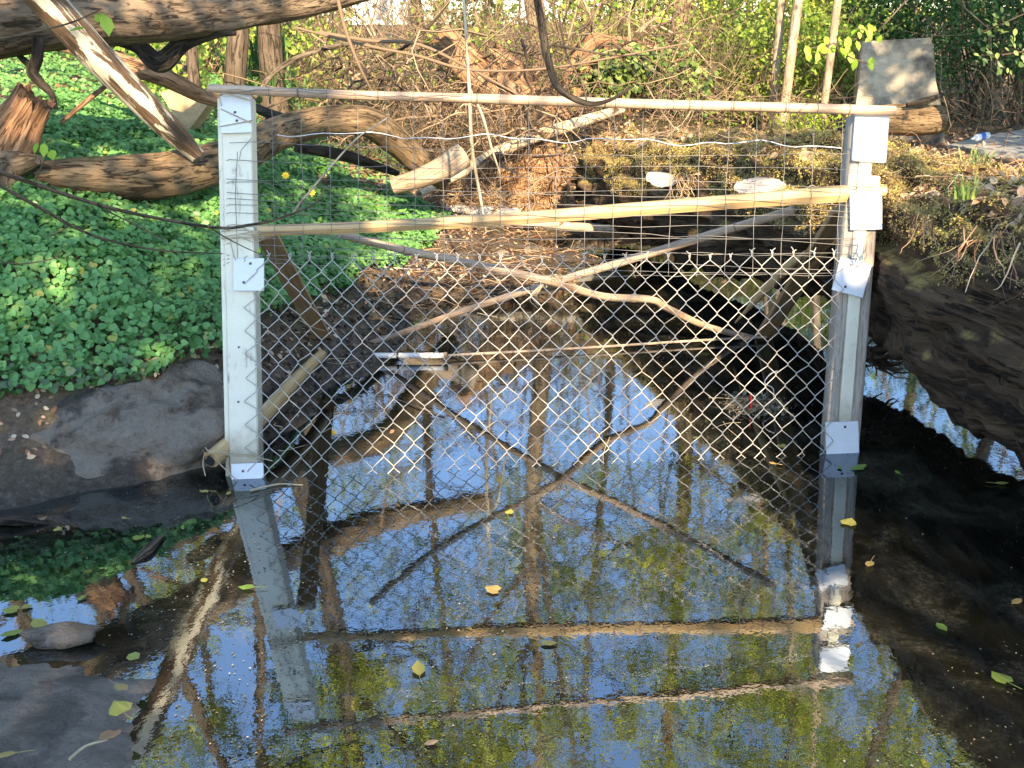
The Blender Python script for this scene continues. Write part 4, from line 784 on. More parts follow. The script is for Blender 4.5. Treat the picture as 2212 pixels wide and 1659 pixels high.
# ------------------------------------------------------------------ ground cover and litter
r = np.random.default_rng(21)
def scatter(n, x0, x1, y0, y1, rr):
    x = rr.uniform(x0, x1, n); y = rr.uniform(y0, y1, n); return x, y
def gpts(x, y):
    z = gz(x, y); e = .03; zx = (gz(x + e, y, False) - gz(x - e, y, False)) / (2 * e); zy = (gz(x, y + e, False) - gz(x, y - e, False)) / (2 * e)
    return np.stack([x, y, z], -1), nrm(np.stack([-zx, -zy, np.ones_like(zx)], -1))
g = Geo(); g2 = Geo()
for n, bx in ((88000, (-2.9, -.4, 3.2, 7.6)), (34000, (-5.5, -.8, 5.5, 13.0))):
    x, y = scatter(n, *bx, r); p, nn = gpts(x, y); q = np.column_stack([x, y, 0 * x])
    edge = p[:, 2] + .05 * vn(q, 4, 2); lim = np.interp(y, [3.2, 3.7, 4.2, 4.7, 5.3, 6, 6.8, 7.6, 9, 13], [-1.0, -1.02, -1.02, -1.0, -.98, -.80, -.50, -.40, -.9, -1.4])
    zmin = np.interp(y, [3.2, 4.4, 5.2, 6.5], [.30, .30, .22, .16]) * np.interp(x, [-2.2, -1.1], [.9, 1])
    keep = (edge > zmin) & (x < lim + .05 * vn(q, 6, 1)) & (fbm(q, 2.4, 14) > -1.0)
    p, nn, q = p[keep], nn[keep], q[keep]; m = len(p)
    lift = r.random(m) ** .7 * (.07 + .03 * vn(q, 3, 5)); p = p + nn * lift[:, None] + [0, -.01, 0]
    front = np.clip((.42 - p[:, 2]) * 4, 0, 1) * (p[:, 1] < 4.6)
    nor = nn * .7 + r.normal(size=(m, 3)) * .42 + np.array([.05, -.35, .35])
    tone = np.clip(.42 + .22 * fbm(q, 2.0, 9) + r.normal(size=m) * .16 + lift * 1.5 - .05, 0, .93); yl = r.random(m) < .012; tone[yl] = r.uniform(.94, 1, yl.sum())
    dusty = r.random(m) < front * .75; sz = r.uniform(.019, .040, m) * np.where(r.random(m) < .2, .6, 1)
    leaves(g, p[~dusty], nor[~dusty], sz[~dusty], HEART, tone[~dusty], r=r); 
    if dusty.any(): leaves(g2, p[dusty], nor[dusty], sz[dusty], HEART, np.clip(r.normal(.4, .2, dusty.sum()) + .7 * (p[dusty][:, 0] > -1.25), 0, 1), r=r)
g.build('ground_cover', M['cover'], kind='stuff', label='dense heart shaped green leaves covering the left bank')
g2.build('dusty_ground_cover', M['dusty'], kind='stuff', label='grey dusty leaves at the lower edge of the green bank')
g = Geo()
for n, bx, s0 in ((9000, (-1.2, 1.6, 5.9, 9.6), .03), (15000, (-4, 8, 7.5, 16), .05), (2500, (-2.4, -.5, 3.4, 5.6), .03), (4000, (2.2, 6, 5.5, 9.5), .045)):
    x, y = scatter(n, *bx, r); p, nn = gpts(x, y); k = (p[:, 2] > (.10 if s0 < .04 else .05)); 
    if bx[2] == 5.9: k |= (p[:, 2] > .012) & (r.random(n) < .35)
    p, nn = p[k], nn[k]; leaves(g, p + nn * r.uniform(.003, .03, len(p))[:, None], nn + r.normal(size=p.shape) * .45, r.uniform(.5, 1.2, len(p)) * s0, OVAL, None, r=r)
g_ = Geo(); x, y = scatter(9000, -1.4, .2, 3.9, 6.8, r); p, nn = gpts(x, y); k = (p[:, 2] > .004) & (p[:, 2] < .3); p, nn = p[k], nn[k]; leaves(g_, p + nn * .006, nn + r.normal(size=p.shape) * .35, r.uniform(.012, .04, len(p)), OVAL, r.random(len(p)) ** 2, r=r); g_.build('wet_leaf_litter', leafmat('wet_dark_leaves', [(0, (.02, .016, .013)), (.6, (.075, .05, .035)), (1, (.22, .16, .10))], .05, .35, .5), kind='stuff', label='dark wet leaves pressed into the mud behind the fence')
x, y = scatter(2600, -1.2, 1.5, 5.6, 9.5, r); p, nn = gpts(x, y); k = p[:, 2] > .0; p = p[k]; twigs(g, p + [0, 0, .01], p + r.normal(size=p.shape) * [.14, .1, .02] + [0, 0, .02], r.uniform(.001, .004, len(p)), .15, 5, 3, r)
g.build('dead_leaf_litter', M['litter'], kind='stuff', label='brown dead leaves and sticks on the banks and riffle')
# small yellow flowers
for k, (px, py, y_, lb_) in enumerate([(617, 379, 5.9, 'single yellow flower in the leaves right of the left post'), (278, 366, 5.9, 'single yellow flower above the curved log'), (673, 416, 5.8, 'yellow flower lower in the leaves right of the post')]):
    c = at(px, py, y_); g = Geo(); a = np.linspace(0, 2 * math.pi, 9)[:-1]; leaves(g, np.repeat([c], 8, 0) + .008 * np.stack([np.cos(a), 0 * a, np.sin(a)], -1), np.tile([0, -1, .3], (8, 1)) + r.normal(size=(8, 3)) * .1, .022, DIAM, np.full(8, 1.), dirn=np.stack([np.cos(a), 0 * a, np.sin(a)], -1), r=r)
    g.build('yellow_flower', plain('yellow_petal', (.8, .55, .02)) if k == 0 else bpy.data.materials['yellow_petal'], label=lb_, category='flower', group='yellow flowers in the ground cover')

# ------------------------------------------------------------------ brush
def brush(name, boxes, label, mats, seed, lv=None):
    r = np.random.default_rng(seed); g = Geo()
    for (px0, px1, py0, py1, y0, y1, n, ln, rad, up) in boxes:
        P0 = np.array([at(r.uniform(px0, px1), r.uniform(py0, py1), r.uniform(y0, y1)) for _ in range(n)]); d = r.normal(size=(n, 3)) + [0, 0, up]; L = ln * r.uniform(.3, 1, n)
        twigs(g, P0, P0 + nrm(d) * L[:, None], rad * r.uniform(.4, 1.2, n), .16, 7, 3, r, arch=L * r.uniform(-.1, .25, n))
    return g.build(name, mats, kind='stuff', label=label)
brush('brush_tangle', [(640, 1250, 40, 300, 8.5, 12, 1500, .8, .004, .3), (700, 1150, 230, 340, 7.6, 9, 900, .35, .003, .2), (1150, 1600, 60, 250, 9.5, 13, 1000, .8, .004, .3), (620, 1500, -40, 150, 11, 16, 500, 1.4, .006, .8), (500, 900, 60, 240, 9, 13, 300, .7, .004, .5), (1280, 1830, 205, 262, 8.5, 10, 380, .4, .003, .3), (2050, 2230, 230, 300, 10, 12, 200, .8, .006, .1), (850, 1080, 380, 470, 7.6, 8.6, 260, .25, .003, .2), (680, 1260, 70, 320, 8.2, 10, 110, 1.5, .014, .15), (900, 1250, 200, 380, 7.9, 8.6, 60, .8, .010, .1), (700, 1200, 180, 330, 8.2, 9.5, 500, .5, .005, .2), (1150, 1500, 60, 240, 9, 10.5, 60, 1.2, .012, .2), (1400, 1520, 120, 230, 9, 9.4, 80, .5, .005, .0)], 'tangle of dry twigs and canes behind the creek', M['twig'], 31)
g = Geo(); r = np.random.default_rng(44)
for (px0, px1, py0, py1, y0, y1, n, s) in [(650, 1250, 60, 330, 8.6, 12, 1500, .04), (480, 760, 40, 240, 9, 12, 2200, .05), (250, 450, 70, 200, 7.5, 9, 900, .04), (1180, 1500, 0, 230, 10.5, 14, 2600, .05), (620, 1300, -60, 120, 11, 15, 1500, .06)]:
    P0 = np.array([at(r.uniform(px0, px1), r.uniform(py0, py1), r.uniform(y0, y1)) for _ in range(n)]); P0 = P0[(fbm(P0, 1.6, 3) > -.1) & ~((np.abs(P0[:, 0] / P0[:, 1] + .096) < .028) & (P0[:, 2] > 1.3 + .01 * P0[:, 1]))]; leaves(g, P0, r.normal(size=P0.shape) * .7 + [0, -.4, .5], r.uniform(.5, 1.2, len(P0)) * s, HEART, None, r=r)
g.build('undergrowth_leaves', M['wood_green'], kind='stuff', label='small green leaves scattered through the brush')
# individually readable branches
def br(name, pts, R, m, label, seg=7, n=40, cat='branch', seed=0.):
    g = Geo(); tube(g, spline(pts, n), R, seg, amp=.08, freq=12, seed=seed); return g.build(name, m, label=label, category=cat)
br('arching_branch', [at(548, 212, 7.8), at(600, 150, 8), at(680, 112, 8.2), at(790, 88, 8.4), at(880, 88, 8.5), at(960, 108, 8.6)], [.022, .020, .018, .014, .008], M['bark'], 'grey branch arching right from behind the left post', seed=1)
br('arching_branch', [at(640, 60, 7.4), at(800, 100, 7.4), at(900, 120, 7.4), at(1010, 150, 7.4), at(1160, 150, 7.3), at(1320, 125, 7.2), at(1500, 90, 7.3)], [.008, .010, .010, .009, .007, .005], M['twig'], 'long thin branch sweeping right across the brush', seed=2)
br('arching_branch', [at(690, 70, 8.0), at(800, 88, 8.0), at(900, 95, 8.0), at(1000, 140, 8.0), at(1120, 205, 8.0), at(1190, 240, 8.0)], [.014, .013, .011, .008, .005], M['twig'], 'pale thin branch falling to the right toward the root mound', seed=3)
br('dead_stem', [at(1000, -20, 5.6), at(1010, 120, 5.6), at(1014, 200, 5.6), at(1020, 320, 5.7), at(1040, 440, 5.8), at(1050, 500, 5.9)], [.007, .008, .009, .008, .005], M['bare'], 'upright pale dead stem crossing the rail', seed=4)
br('dead_stem', [at(1015, 190, 5.6), at(1042, 250, 5.65), at(1062, 320, 5.7), at(1080, 375, 5.8)], [.004, .007, .006, .004], M['bare'], 'shorter pale stem forking right behind the rail', seed=5)
br('dead_stem', [at(728, -10, 6.5), at(745, 60, 6.5), at(775, 140, 6.5), at(810, 210, 6.6)], [.012, .011, .008, .004], M['twig'], 'thin leaning stem above the rail right of the left post', seed=6)
br('dead_stem', [at(836, 255, 3.55), at(770, 300, 3.5), at(706, 370, 3.45), at(640, 450, 3.4), at(632, 465, 3.4)], [.002, .003, .004, .004], M['bare'], 'pale twig slanting in front of the netting', seed=7)
# dark vine hanging in front
vn_ = thing('hanging_vine', at(1160, 0, 3.0), 'dark thin vine hanging in a hook shape over the top rail', 'vine')
g = Geo(); tube(g, spline([at(1148, -60, 3.0), at(1168, 40, 3.0), at(1182, 120, 3.0), at(1200, 180, 3.0), at(1230, 208, 3.0), at(1275, 224, 3.02), at(1320, 215, 3.05), at(1370, 185, 3.1)], 60), [.009, .010, .009, .008, .006, .003], 8, amp=.12, freq=20); rel(vn_, g.build('vine_stem', M['bark_dark']))
g = Geo(); tube(g, spline([at(1180, 95, 3.0), at(1240, 105, 3.05), at(1330, 120, 3.1), at(1420, 118, 3.2)], 24), [.005, .003, .0015], 6); rel(vn_, g.build('side_shoot', M['bark'])); g = Geo(); tube(g, spline([at(1205, 20, 3.1), at(1225, 120, 3.1), at(1258, 180, 3.1), at(1270, 238, 3.0)], 24), [.0035, .003, .002], 6); rel(vn_, g.build('side_shoot', M['bark']))
# twigs at the left, in front of the bank
lt = thing('overhanging_twig', at(0, 370, 2.6), 'pair of long bare twigs reaching across the left bank to the post', 'twig')
g = Geo()
tube(g, spline([at(-40, 358, 2.5), at(60, 392, 2.6), at(250, 452, 2.8), at(460, 491, 3.1), at(540, 486, 3.2), at(610, 470, 3.25), at(680, 440, 3.3), at(702, 405, 3.3)], 60), [.0055, .005, .0045, .004, .0025], 7, amp=.1, freq=30)
tube(g, spline([at(-40, 378, 2.5), at(80, 445, 2.6), at(200, 508, 2.75), at(340, 540, 2.9), at(480, 548, 3.1)], 50), [.0045, .004, .003, .0015], 7, amp=.1, freq=30); rel(lt, g.build('twig_stem', M['bark']))
for P in ([at(450, 490, 3.0), at(500, 520, 3.1), at(560, 548, 3.2), at(640, 575, 3.2)], [at(150, 485, 2.7), at(130, 500, 2.7), at(100, 510, 2.7)], [at(75, 395, 2.6), at(90, 360, 2.6), at(104, 330, 2.6)], [at(230, 455, 2.8), at(320, 500, 2.85), at(355, 520, 2.85)], [at(-20, 560, 2.6), at(40, 570, 2.6), at(110, 560, 2.65), at(130, 545, 2.65)]): g = Geo(); tube(g, spline(P, 16), [.0022, .0012], 5); rel(lt, g.build('side_shoot', M['bark']))
def leafset(name, par, pts, sizes, m, seed, mats=None, label=None):
    r = np.random.default_rng(seed)
    for p, s in zip(pts, sizes):
        g = Geo(); leaves(g, [p], np.array([[0, -1., .5]]) + r.normal(size=(1, 3)) * .45, s, OVAL, None, r=r, dirn=np.array([[.2, 0, -1.]]) + r.normal(size=(1, 3)) * .6); rel(par, g.build(name, m, smooth=False))

leafset('leaf', lt, [at(95, 318, 2.6), at(112, 330, 2.6), at(80, 315, 2.6), at(690, 475, 3.3), at(560, 540, 3.2)], [.035, .04, .03, .022, .02], M['young'], 3)
ot = thing('overhanging_twig', at(0, 110, 2.4), 'thin twig with three young leaves in front of the fallen trunk', 'twig'); g = Geo(); tube(g, spline([at(-40, 92, 2.4), at(60, 72, 2.45), at(150, 50, 2.5), at(215, 22, 2.5)], 30), [.003, .0025, .0015], 6); rel(ot, g.build('twig_stem', M['bark'])); leafset('leaf', ot, [at(212, 35, 2.5), at(228, 45, 2.5), at(160, 65, 2.5)], [.05, .055, .04], M['young'], 6)
# bright leafy spray by the block
sp = thing('leafy_spray', at(1880, 70, 3.2), 'sunlit yellow green leafy twig hanging in front of the concrete block', 'twig'); g = Geo()
for P in ([at(2010, -30, 3.2), at(1960, 0, 3.2), at(1890, 70, 3.2), at(1820, 90, 3.2), at(1745, 105, 3.2)], [at(1800, 92, 3.2), at(1830, 120, 3.2), at(1880, 140, 3.2)], [at(1890, 70, 3.2), at(1870, 66, 3.2), at(1850, 60, 3.2)]): tube(g, spline(P, 20), [.003, .0015], 5)
rel(sp, g.build('twig_stem', M['bark'])); r = np.random.default_rng(9)
c = [at(px + r.normal() * 6, py + r.normal() * 6, 3.2 + r.normal() * .04) for px, py in [(1748, 104), (1762, 112), (1775, 98), (1790, 96), (1800, 88), (1812, 92), (1822, 100), (1830, 112), (1840, 122), (1852, 130), (1878, 146), (1886, 140), (1850, 62), (1862, 58), (1870, 70), (1880, 62), (1886, 74), (1876, 84), (1892, 66), (1838, 88), (1850, 92), (1806, 108), (1780, 108), (1742, 118), (1866, 78), (1900, 78)]]
leafset('leaf', sp, c, r.uniform(.025, .042, len(c)), M['young'], 10)
sp2 = thing('leafy_spray', at(2180, 60, 4.0), 'pale leafy twigs hanging at the right edge against the dark shrubs', 'twig'); g = Geo(); tube(g, spline([at(2260, 10, 4), at(2190, 40, 4), at(2120, 70, 4)], 12), .003, 5); tube(g, spline([at(2260, 100, 4), at(2190, 115, 4), at(2120, 120, 4)], 12), .003, 5); rel(sp2, g.build('twig_stem', M['bark']))
c = [at(r.uniform(2100, 2230), py + r.normal() * 14, 4 + r.normal() * .08) for py in (45, 60, 75, 110, 120, 130, 140) for _ in range(9)]; leafset('leaf', sp2, c, r.uniform(.018, .034, len(c)), M['ivy'], 12)

# ------------------------------------------------------------------ trees
def tree(name, label, base, H, r0, lean, seed, m, leafm, nl=9, h0=.3, lsize=.07, nleaf=16, reach=.30, group='trees along the creek', topr=.25, upw=.35, sub=4, tw=4, wob=.02):
    r = np.random.default_rng(seed); base = np.array(base, float); t = thing(name, base, label, 'tree', group)
    top = base + np.array([lean[0], lean[1], H]); n = 26; T = spline([base - [0, 0, .15], base * .66 + top * .34 + r.normal(size=3) * H * wob, base * .33 + top * .67 + r.normal(size=3) * H * wob, top], n); R = np.interp(np.linspace(0, 1, n), [0, .04, 1], [r0 * 1.35, r0, r0 * topr])
    g = Geo(); tube(g, T, R, 14, amp=.10, freq=4, seed=seed, ridges=.08); tips = []; g3 = Geo()
    for k in range(nl):
        f = h0 + (1 - h0) * (k + r.random() * .6) / nl; i = min(int(f * (n - 1)), n - 2); p = T[i]; a = r.uniform(0, 2 * math.pi); L = H * reach * (1.15 - f * .6) * r.uniform(.7, 1.15)
        d = nrm(np.array([math.cos(a), math.sin(a), upw + r.uniform(0, .5)])); P = spline([p, p + d * L * .5 + r.normal(size=3) * L * .07, p + d * L + np.array([0, 0, L * .05]) + r.normal(size=3) * L * .1], 12); rl = R[i] * r.uniform(.35, .55)
        tube(g, P, [rl, rl * .65, rl * .25], 7, amp=.08, freq=6)
        for s in range(sub):
            u = r.uniform(.3, 1); q = P[min(int(u * 11), 11)]; d2 = nrm(d + r.normal(size=3) * .7); L2 = L * r.uniform(.25, .5); P2 = np.array([q, q + d2 * L2 * .5 + r.normal(size=3) * L2 * .08, q + d2 * L2]); tube(g, spline(P2, 6), [rl * .3, rl * .1], 5, cap=False)
            for w in range(tw): tips.append((q + d2 * L2 * r.uniform(.3, 1), L2))
    P0 = np.array([a for a, b in tips]); L_ = np.array([b for a, b in tips]); P1 = P0 + nrm(r.normal(size=P0.shape) + [0, 0, .1]) * (L_ * .6)[:, None]; tp = twigs(g, P0, P1, r0 * .05 + .002, .12, 5, 3, r)
    rel(t, g.build('trunk', m))
    nleaf = int(nleaf * 4.2)
    if nleaf:
        K = len(P0); idx = np.repeat(np.arange(K), nleaf); q = r.random(len(idx)); c = P0[idx] * (1 - q[:, None]) + P1[idx] * q[:, None] + r.normal(size=(len(idx), 3)) * np.minimum(L_[idx, None] * .16, .22)
        g = Geo(); leaves(g, c, r.normal(size=c.shape) + SUN * .4 + [0, 0, .3], r.uniform(.5, 1.2, len(c)) * lsize, DIAM, np.clip(.5 + .3 * vn(c, .8, seed) + r.normal(size=len(c)) * .2, 0, 1), r=r); rel(t, g.build('crown', leafm))
    return t
def gb(px, y, py=None):
    p = at(px, 300 if py is None else py, y)
    if py is None: p[2] = float(gz(np.array([p[0]]), np.array([p[1]]), False)[0]) - .05
    return p
TB, FB = M['trunk_bark'], M['far_bark']
tree('young_tree', 'slim grey trunk just left of the left post, its foot in sunlight', gb(430, 7.3, 312), 5.5, .040, (-.1, .2), 1, TB, M['olive'], nl=7, h0=.35, nleaf=10, lsize=.06)
tree('young_tree', 'short trunk directly behind the slim grey trunk at the left', gb(405, 8.2, 240), 6.0, .060, (.15, .4), 2, TB, M['olive'], nl=8, h0=.4, nleaf=10, lsize=.06)
tree('tree', 'leaning dark trunk above the left post', gb(497, 8.6, 235), 8.0, .082, (.55, .8), 3, TB, M['olive'], nl=9, h0=.35, nleaf=8)
tree('tree', 'thick ridged trunk right of the left post', gb(598, 9.0, 275), 9.5, .09, (.5, .5), 4, TB, M['olive'], nl=10, h0=.3, nleaf=8)
tree('tree', 'brown ivy clad trunk rising in the centre behind the vine', gb(1185, 10.8, 215), 9.0, .10, (-.5, .6), 5, M['bark_warm'], M['olive'], nl=10, h0=.3, nleaf=9)
tree('tree', 'rust brown trunk right of the ivy covered stump arch', gb(1455, 12.0, 200), 10.0, .12, (.2, .3), 6, M['bark_warm'], M['olive'], nl=10, h0=.25, nleaf=9)
for k, (px, y, H, r0, ln, lb_) in enumerate([(1636, 11.4, 8, .028, (.3, 0), 'thinnest pale trunk in the sunlit woods'), (1664, 11.0, 9, .045, (.6, 0), 'pale trunk leaning right in the sunlit woods'), (1683, 10.6, 9, .05, (.5, .4), 'tallest pale trunk in the sunlit woods'), (1768, 10.2, 8, .038, (.35, 0), 'pale knotty trunk left of the concrete block')]):
    tree('woodland_tree', lb_, gb(px, y), H, r0, ln, 30 + k, FB, M['olive'], nl=9, h0=.28, nleaf=9, group='pale trunks in the sunlit woods')
for k, (px, y, H, r0, lb_) in enumerate([(60, 13, 11, .12, 'tree far behind the fallen trunk at the left edge'), (330, 15, 12, .13, 'tree far behind the black forked branch'), (930, 17, 13, .13, 'tree far behind the leaning tan trunk'), (1330, 18, 14, .13, 'tree far behind the ivy covered stump arch'), (1860, 19, 13, .13, 'tree far behind the concrete block'), (2050, 16, 12, .11, 'tree in the dark shrubs right of the block'), (2190, 13, 10, .10, 'tree at the right edge behind the dark shrubs'), (2420, 9.5, 10, .10, 'tree beyond the right edge of the bank'), (-260, 9, 10, .11, 'tree beyond the left edge of the bank'),]):
    tree('woodland_tree', lb_, gb(px, y), H, r0 * .7, (rng.normal() * .5, rng.normal() * .3), 60 + k, TB, M['olive'] if k < 8 else M['wood_green'], nl=11, h0=.22, nleaf=9, lsize=.11, reach=.30, group='trees in the woods behind')

for k, (bx, by, ln, H, lb_) in enumerate([(-3.9, 8.2, (2.6, -1.2), 7.5, 'tree leaning over the creek from the left bank, its crown above the frame'), (4.2, 8.0, (-2.2, -.8), 8.0, 'tree leaning over the creek from the right bank, its crown above the frame'), (.5, 11.5, (.4, -1.5), 8.5, 'slender tree behind the root mound whose crown hangs over the creek')]):
    tree('creek_tree', lb_, (bx, by, float(gz(np.array([bx]), np.array([by]), False)[0]) - .05), H, .06, ln, 90 + k, TB, M['olive'], nl=13, h0=.38, nleaf=7, lsize=.09, reach=.34, upw=.15, group='trees leaning over the creek')

def shrub(label, px, y, H, W, m, seed, n=1500, s=.06, group='shrubs in the woods behind', lift=0.):
    r = np.random.default_rng(seed); b = gb(px, y); t = thing('shrub', b, label, 'shrub', group); g = Geo(); ns = 26
    a = r.uniform(0, 2 * math.pi, ns); e = b + np.stack([np.cos(a) * W * r.uniform(.2, 1, ns), np.sin(a) * W * .7 * r.uniform(.2, 1, ns), H * r.uniform(.6, 1, ns)], -1); P = twigs(g, np.repeat([b], ns, 0) + r.normal(size=(ns, 3)) * .06 * [1, 1, 0], e, r.uniform(.006, .015, ns), .06, 8, 4, r)
    i = r.integers(0, ns, 120); j = r.integers(3, 8, 120); q = P[i, j]; e2 = q + r.normal(size=q.shape) * [.28, .28, .22] * W; P2 = twigs(g, q, e2, .004, .1, 5, 3, r); rel(t, g.build('stems', M['twig']))
    c = P2[r.integers(0, 120, n), r.integers(1, 5, n)] + r.normal(size=(n, 3)) * .09 * W; c[:, 2] = np.maximum(c[:, 2], b[2] + lift); n = int(n * 1.5); c = np.vstack([c, c[:n - len(c)] + r.normal(size=(n - len(c), 3)) * .08 * W]); g = Geo(); leaves(g, c, r.normal(size=c.shape) * .8 + SUN * .5 + [0, 0, .3], r.uniform(.5, 1.25, n) * s, DIAM, np.clip(.5 + .35 * vn(c, 1.6, seed) + r.normal(size=n) * .2, 0, 1), r=r); rel(t, g.build('foliage', m)); return t
W_, D_ = M['wood_green'], M['deep_green']
for k, (px, y, H, W, m, n, s, lb_) in enumerate([
 (1480, 13.5, 1.5, .9, W_, 1700, .07, 'sunlit shrub right of the rust brown trunk'), (1560, 12.2, 1.3, .9, W_, 1900, .06, 'sunlit shrub in the middle of the woods, left of the pale trunks'), (1640, 11.5, 1.0, .8, W_, 1900, .055, 'low sunlit shrub in front of the pale trunks'),
 (1720, 12.8, 1.6, .9, W_, 1900, .065, 'sunlit shrub between the pale trunks and the block'), (1790, 11.2, 1.2, .7, W_, 1800, .055, 'bright shrub just left of the concrete block'), (1760, 9.8, .35, .35, M['young'], 900, .035, 'small bright bush at the foot of the block, left side'),
 (1560, 16, 2.2, 1.5, W_, 2000, .09, 'tall shrub at the back of the sunlit woods, left'), (1750, 17, 2.4, 1.6, W_, 2000, .09, 'tall shrub at the back of the sunlit woods, right'), (1400, 15.5, 1.9, 1.2, W_, 1500, .08, 'shrub far behind the ivy covered stump arch'),
 (1860, 13.5, 2.6, 1.2, D_, 2600, .07, 'tall green shrub rising behind the concrete block'), (1980, 12.6, 2.4, 1.1, D_, 3000, .06, 'dense dark shrub behind the right side of the block'), (2090, 11.4, 2.2, 1.0, D_, 3400, .055, 'dense dark shrub right of the block'), (2190, 10.8, 2.3, 1.0, D_, 3400, .055, 'dense dark shrub at the right edge, nearest'), (2290, 12, 2.6, 1.2, D_, 2400, .06, 'dark shrub beyond the right edge'),
 (2140, 14, 3.2, 1.6, D_, 2400, .08, 'tallest dark shrub at the back right'), (1300, 14, 1.6, 1.1, W_, 1200, .07, 'thin shrub behind the hanging vine'), (1000, 15, 1.7, 1.2, W_, 1100, .07, 'thin shrub at the back, behind the leaning tan trunk'), (690, 16, 1.6, 1.1, W_, 1200, .07, 'thin shrub at the back, right of the left trees'),
 (620, 12.5, 1.1, .9, W_, 1300, .06, 'low shrub behind the thick ridged trunk'), (470, 12, 1.3, .9, W_, 1500, .06, 'shrub behind the left post'), (330, 10.5, 1.0, .8, W_, 1500, .05, 'shrub behind the orange rotten log'), (180, 12, 1.8, 1.1, W_, 1500, .06, 'shrub above the fallen trunk at the left'), (20, 11, 1.8, 1.1, D_, 1500, .06, 'shrub at the upper left edge behind the fallen trunk'),
 (2700, 8.5, 1.8, 1.2, W_, 2400, .06, 'sunlit shrub on the far bank beyond the log'), (2950, 6.5, 1.8, 1.2, W_, 2400, .06, 'shrub on the bank beside the log, out to the right')]):
    shrub(lb_, px, y, H, W, m, 100 + k, n, s)
# distant wood as one mass
r = np.random.default_rng(77); g = Geo(); n = 30000; a = r.uniform(-1.0, 1.0, n); dd = r.uniform(24, 40, n); c = np.stack([np.sin(a) * dd, np.cos(a) * dd, 1.2 + r.random(n) ** 1.4 * 5.5], -1); c = c[(fbm(c, .35, 4) > -.15) & ~((np.abs(c[:, 0] / c[:, 1] + .096) < .035) & (c[:, 2] < 4))]; 
leaves(g, c, r.normal(size=c.shape) + [0, -.6, .3], r.uniform(.15, .34, len(c)), DIAM, None, r=r); g.build('distant_wood', M['wood_green'], kind='stuff', label='far off spring wood')
n = 150; a = r.uniform(-1, 1, n); dd = r.uniform(22, 38, n); k = np.abs(np.tan(a) + .096) > .03; a, dd = a[k], dd[k]; n = len(a); b = np.stack([np.sin(a) * dd, np.cos(a) * dd, np.full(n, .8)], -1); g = Geo(); twigs(g, b, b + r.normal(size=(n, 3)) * [.8, .3, 0] + np.array([0, 0, 1.]) * r.uniform(6, 14, n)[:, None], r.uniform(.03, .08, n), .01, 6, 6, r); g.build('distant_trunks', M['twig'], kind='stuff', label='far off bare trunks')
# house glimpsed through the trees
hs = thing('house', at(890, 40, 42), 'pale sunlit house glimpsed through the trees at the top centre', 'house'); g = Geo(); c = at(888, 34, 42); box(g, c, [1.15, 0, 0], [0, 2, 0], [0, 0, .75]); rel(hs, g.build('wall', M['house'], smooth=False))
g = Geo(); box(g, c + [0, 0, 1.0], [1.35, 0, 0], [0, 2.2, 0], [0, 0, .22]); rel(hs, g.build('roof', M['roof'], smooth=False)); g = Geo(); box(g, c + [.3, -2.02, -.1], [.22, 0, 0], [0, .03, 0], [0, 0, .3]); rel(hs, g.build('window', M['pane'], smooth=False))

# ------------------------------------------------------------------ unseen trees added behind the viewer, crowns shaped to shade chosen spots
r = np.random.default_rng(55)
SH = [(-.95,3.6,.15,.32,.95),(-.95,3.75,.55,.32,.95),(-.92,3.85,.95,.30,.95),(-.92,3.95,1.30,.26,.92),(-1.3,3.85,.35,.42,.93),(-1.85,3.95,.6,.45,.92),(-1.25,4.6,.45,.42,.9),(-2.1,4.8,.8,.42,.6),(-1.4,5.3,.6,.38,.6),(-2.5,5.8,1.05,.45,.45),
      (-1.25,5.95,.9,.30,.9),(-1.9,6.5,.9,.38,.55),(-1.7,3.4,.1,.4,.97),(-1.2,3.5,.1,.35,.97),(-1.4,1.9,.1,.6,.97),(-.8,4.5,.05,.40,.9),(-.75,5.2,.1,.3,.85),(-1.0,6.4,.4,.30,.6),
      (1.4,3.1,.2,.36,.97),(1.55,2.6,.2,.40,.97),(1.4,3.6,.15,.33,.97),(1.2,3.60,.28,.20,.9),(1.4,4.3,.2,.33,.9),(1.75,2.2,.3,.35,.95),(-1.3,5.9,1.6,.3,.8),(-2.0,5.2,1.5,.22,.7),(.3,3.8,1.1,.14,.6),(-.3,3.8,1.15,.16,.6),
      (4.4,10.2,1.1,1.1,.85),(5.2,11.5,1.6,1.3,.8),(3.9,9.8,1.2,.22,.6),(3.3,9.7,1.3,.2,.5),(-.3,8.2,.3,.35,.5),(.2,4.2,.35,.16,.5),(.9,3.6,.45,.15,.5),(1.3,6.2,.9,.5,.45),(.3,9.3,.8,.4,.35)]
tr = [thing('shade_caster_tree', (.9 + k * 2.4, -7.4 - (k % 2) * 1.2, .4), lb_, 'tree', 'unseen shade casting trees behind the viewer') for k, lb_ in enumerate(['unseen tree added behind the viewer to cast shade, nearest', 'unseen tree added behind the viewer to cast shade, further right'])]
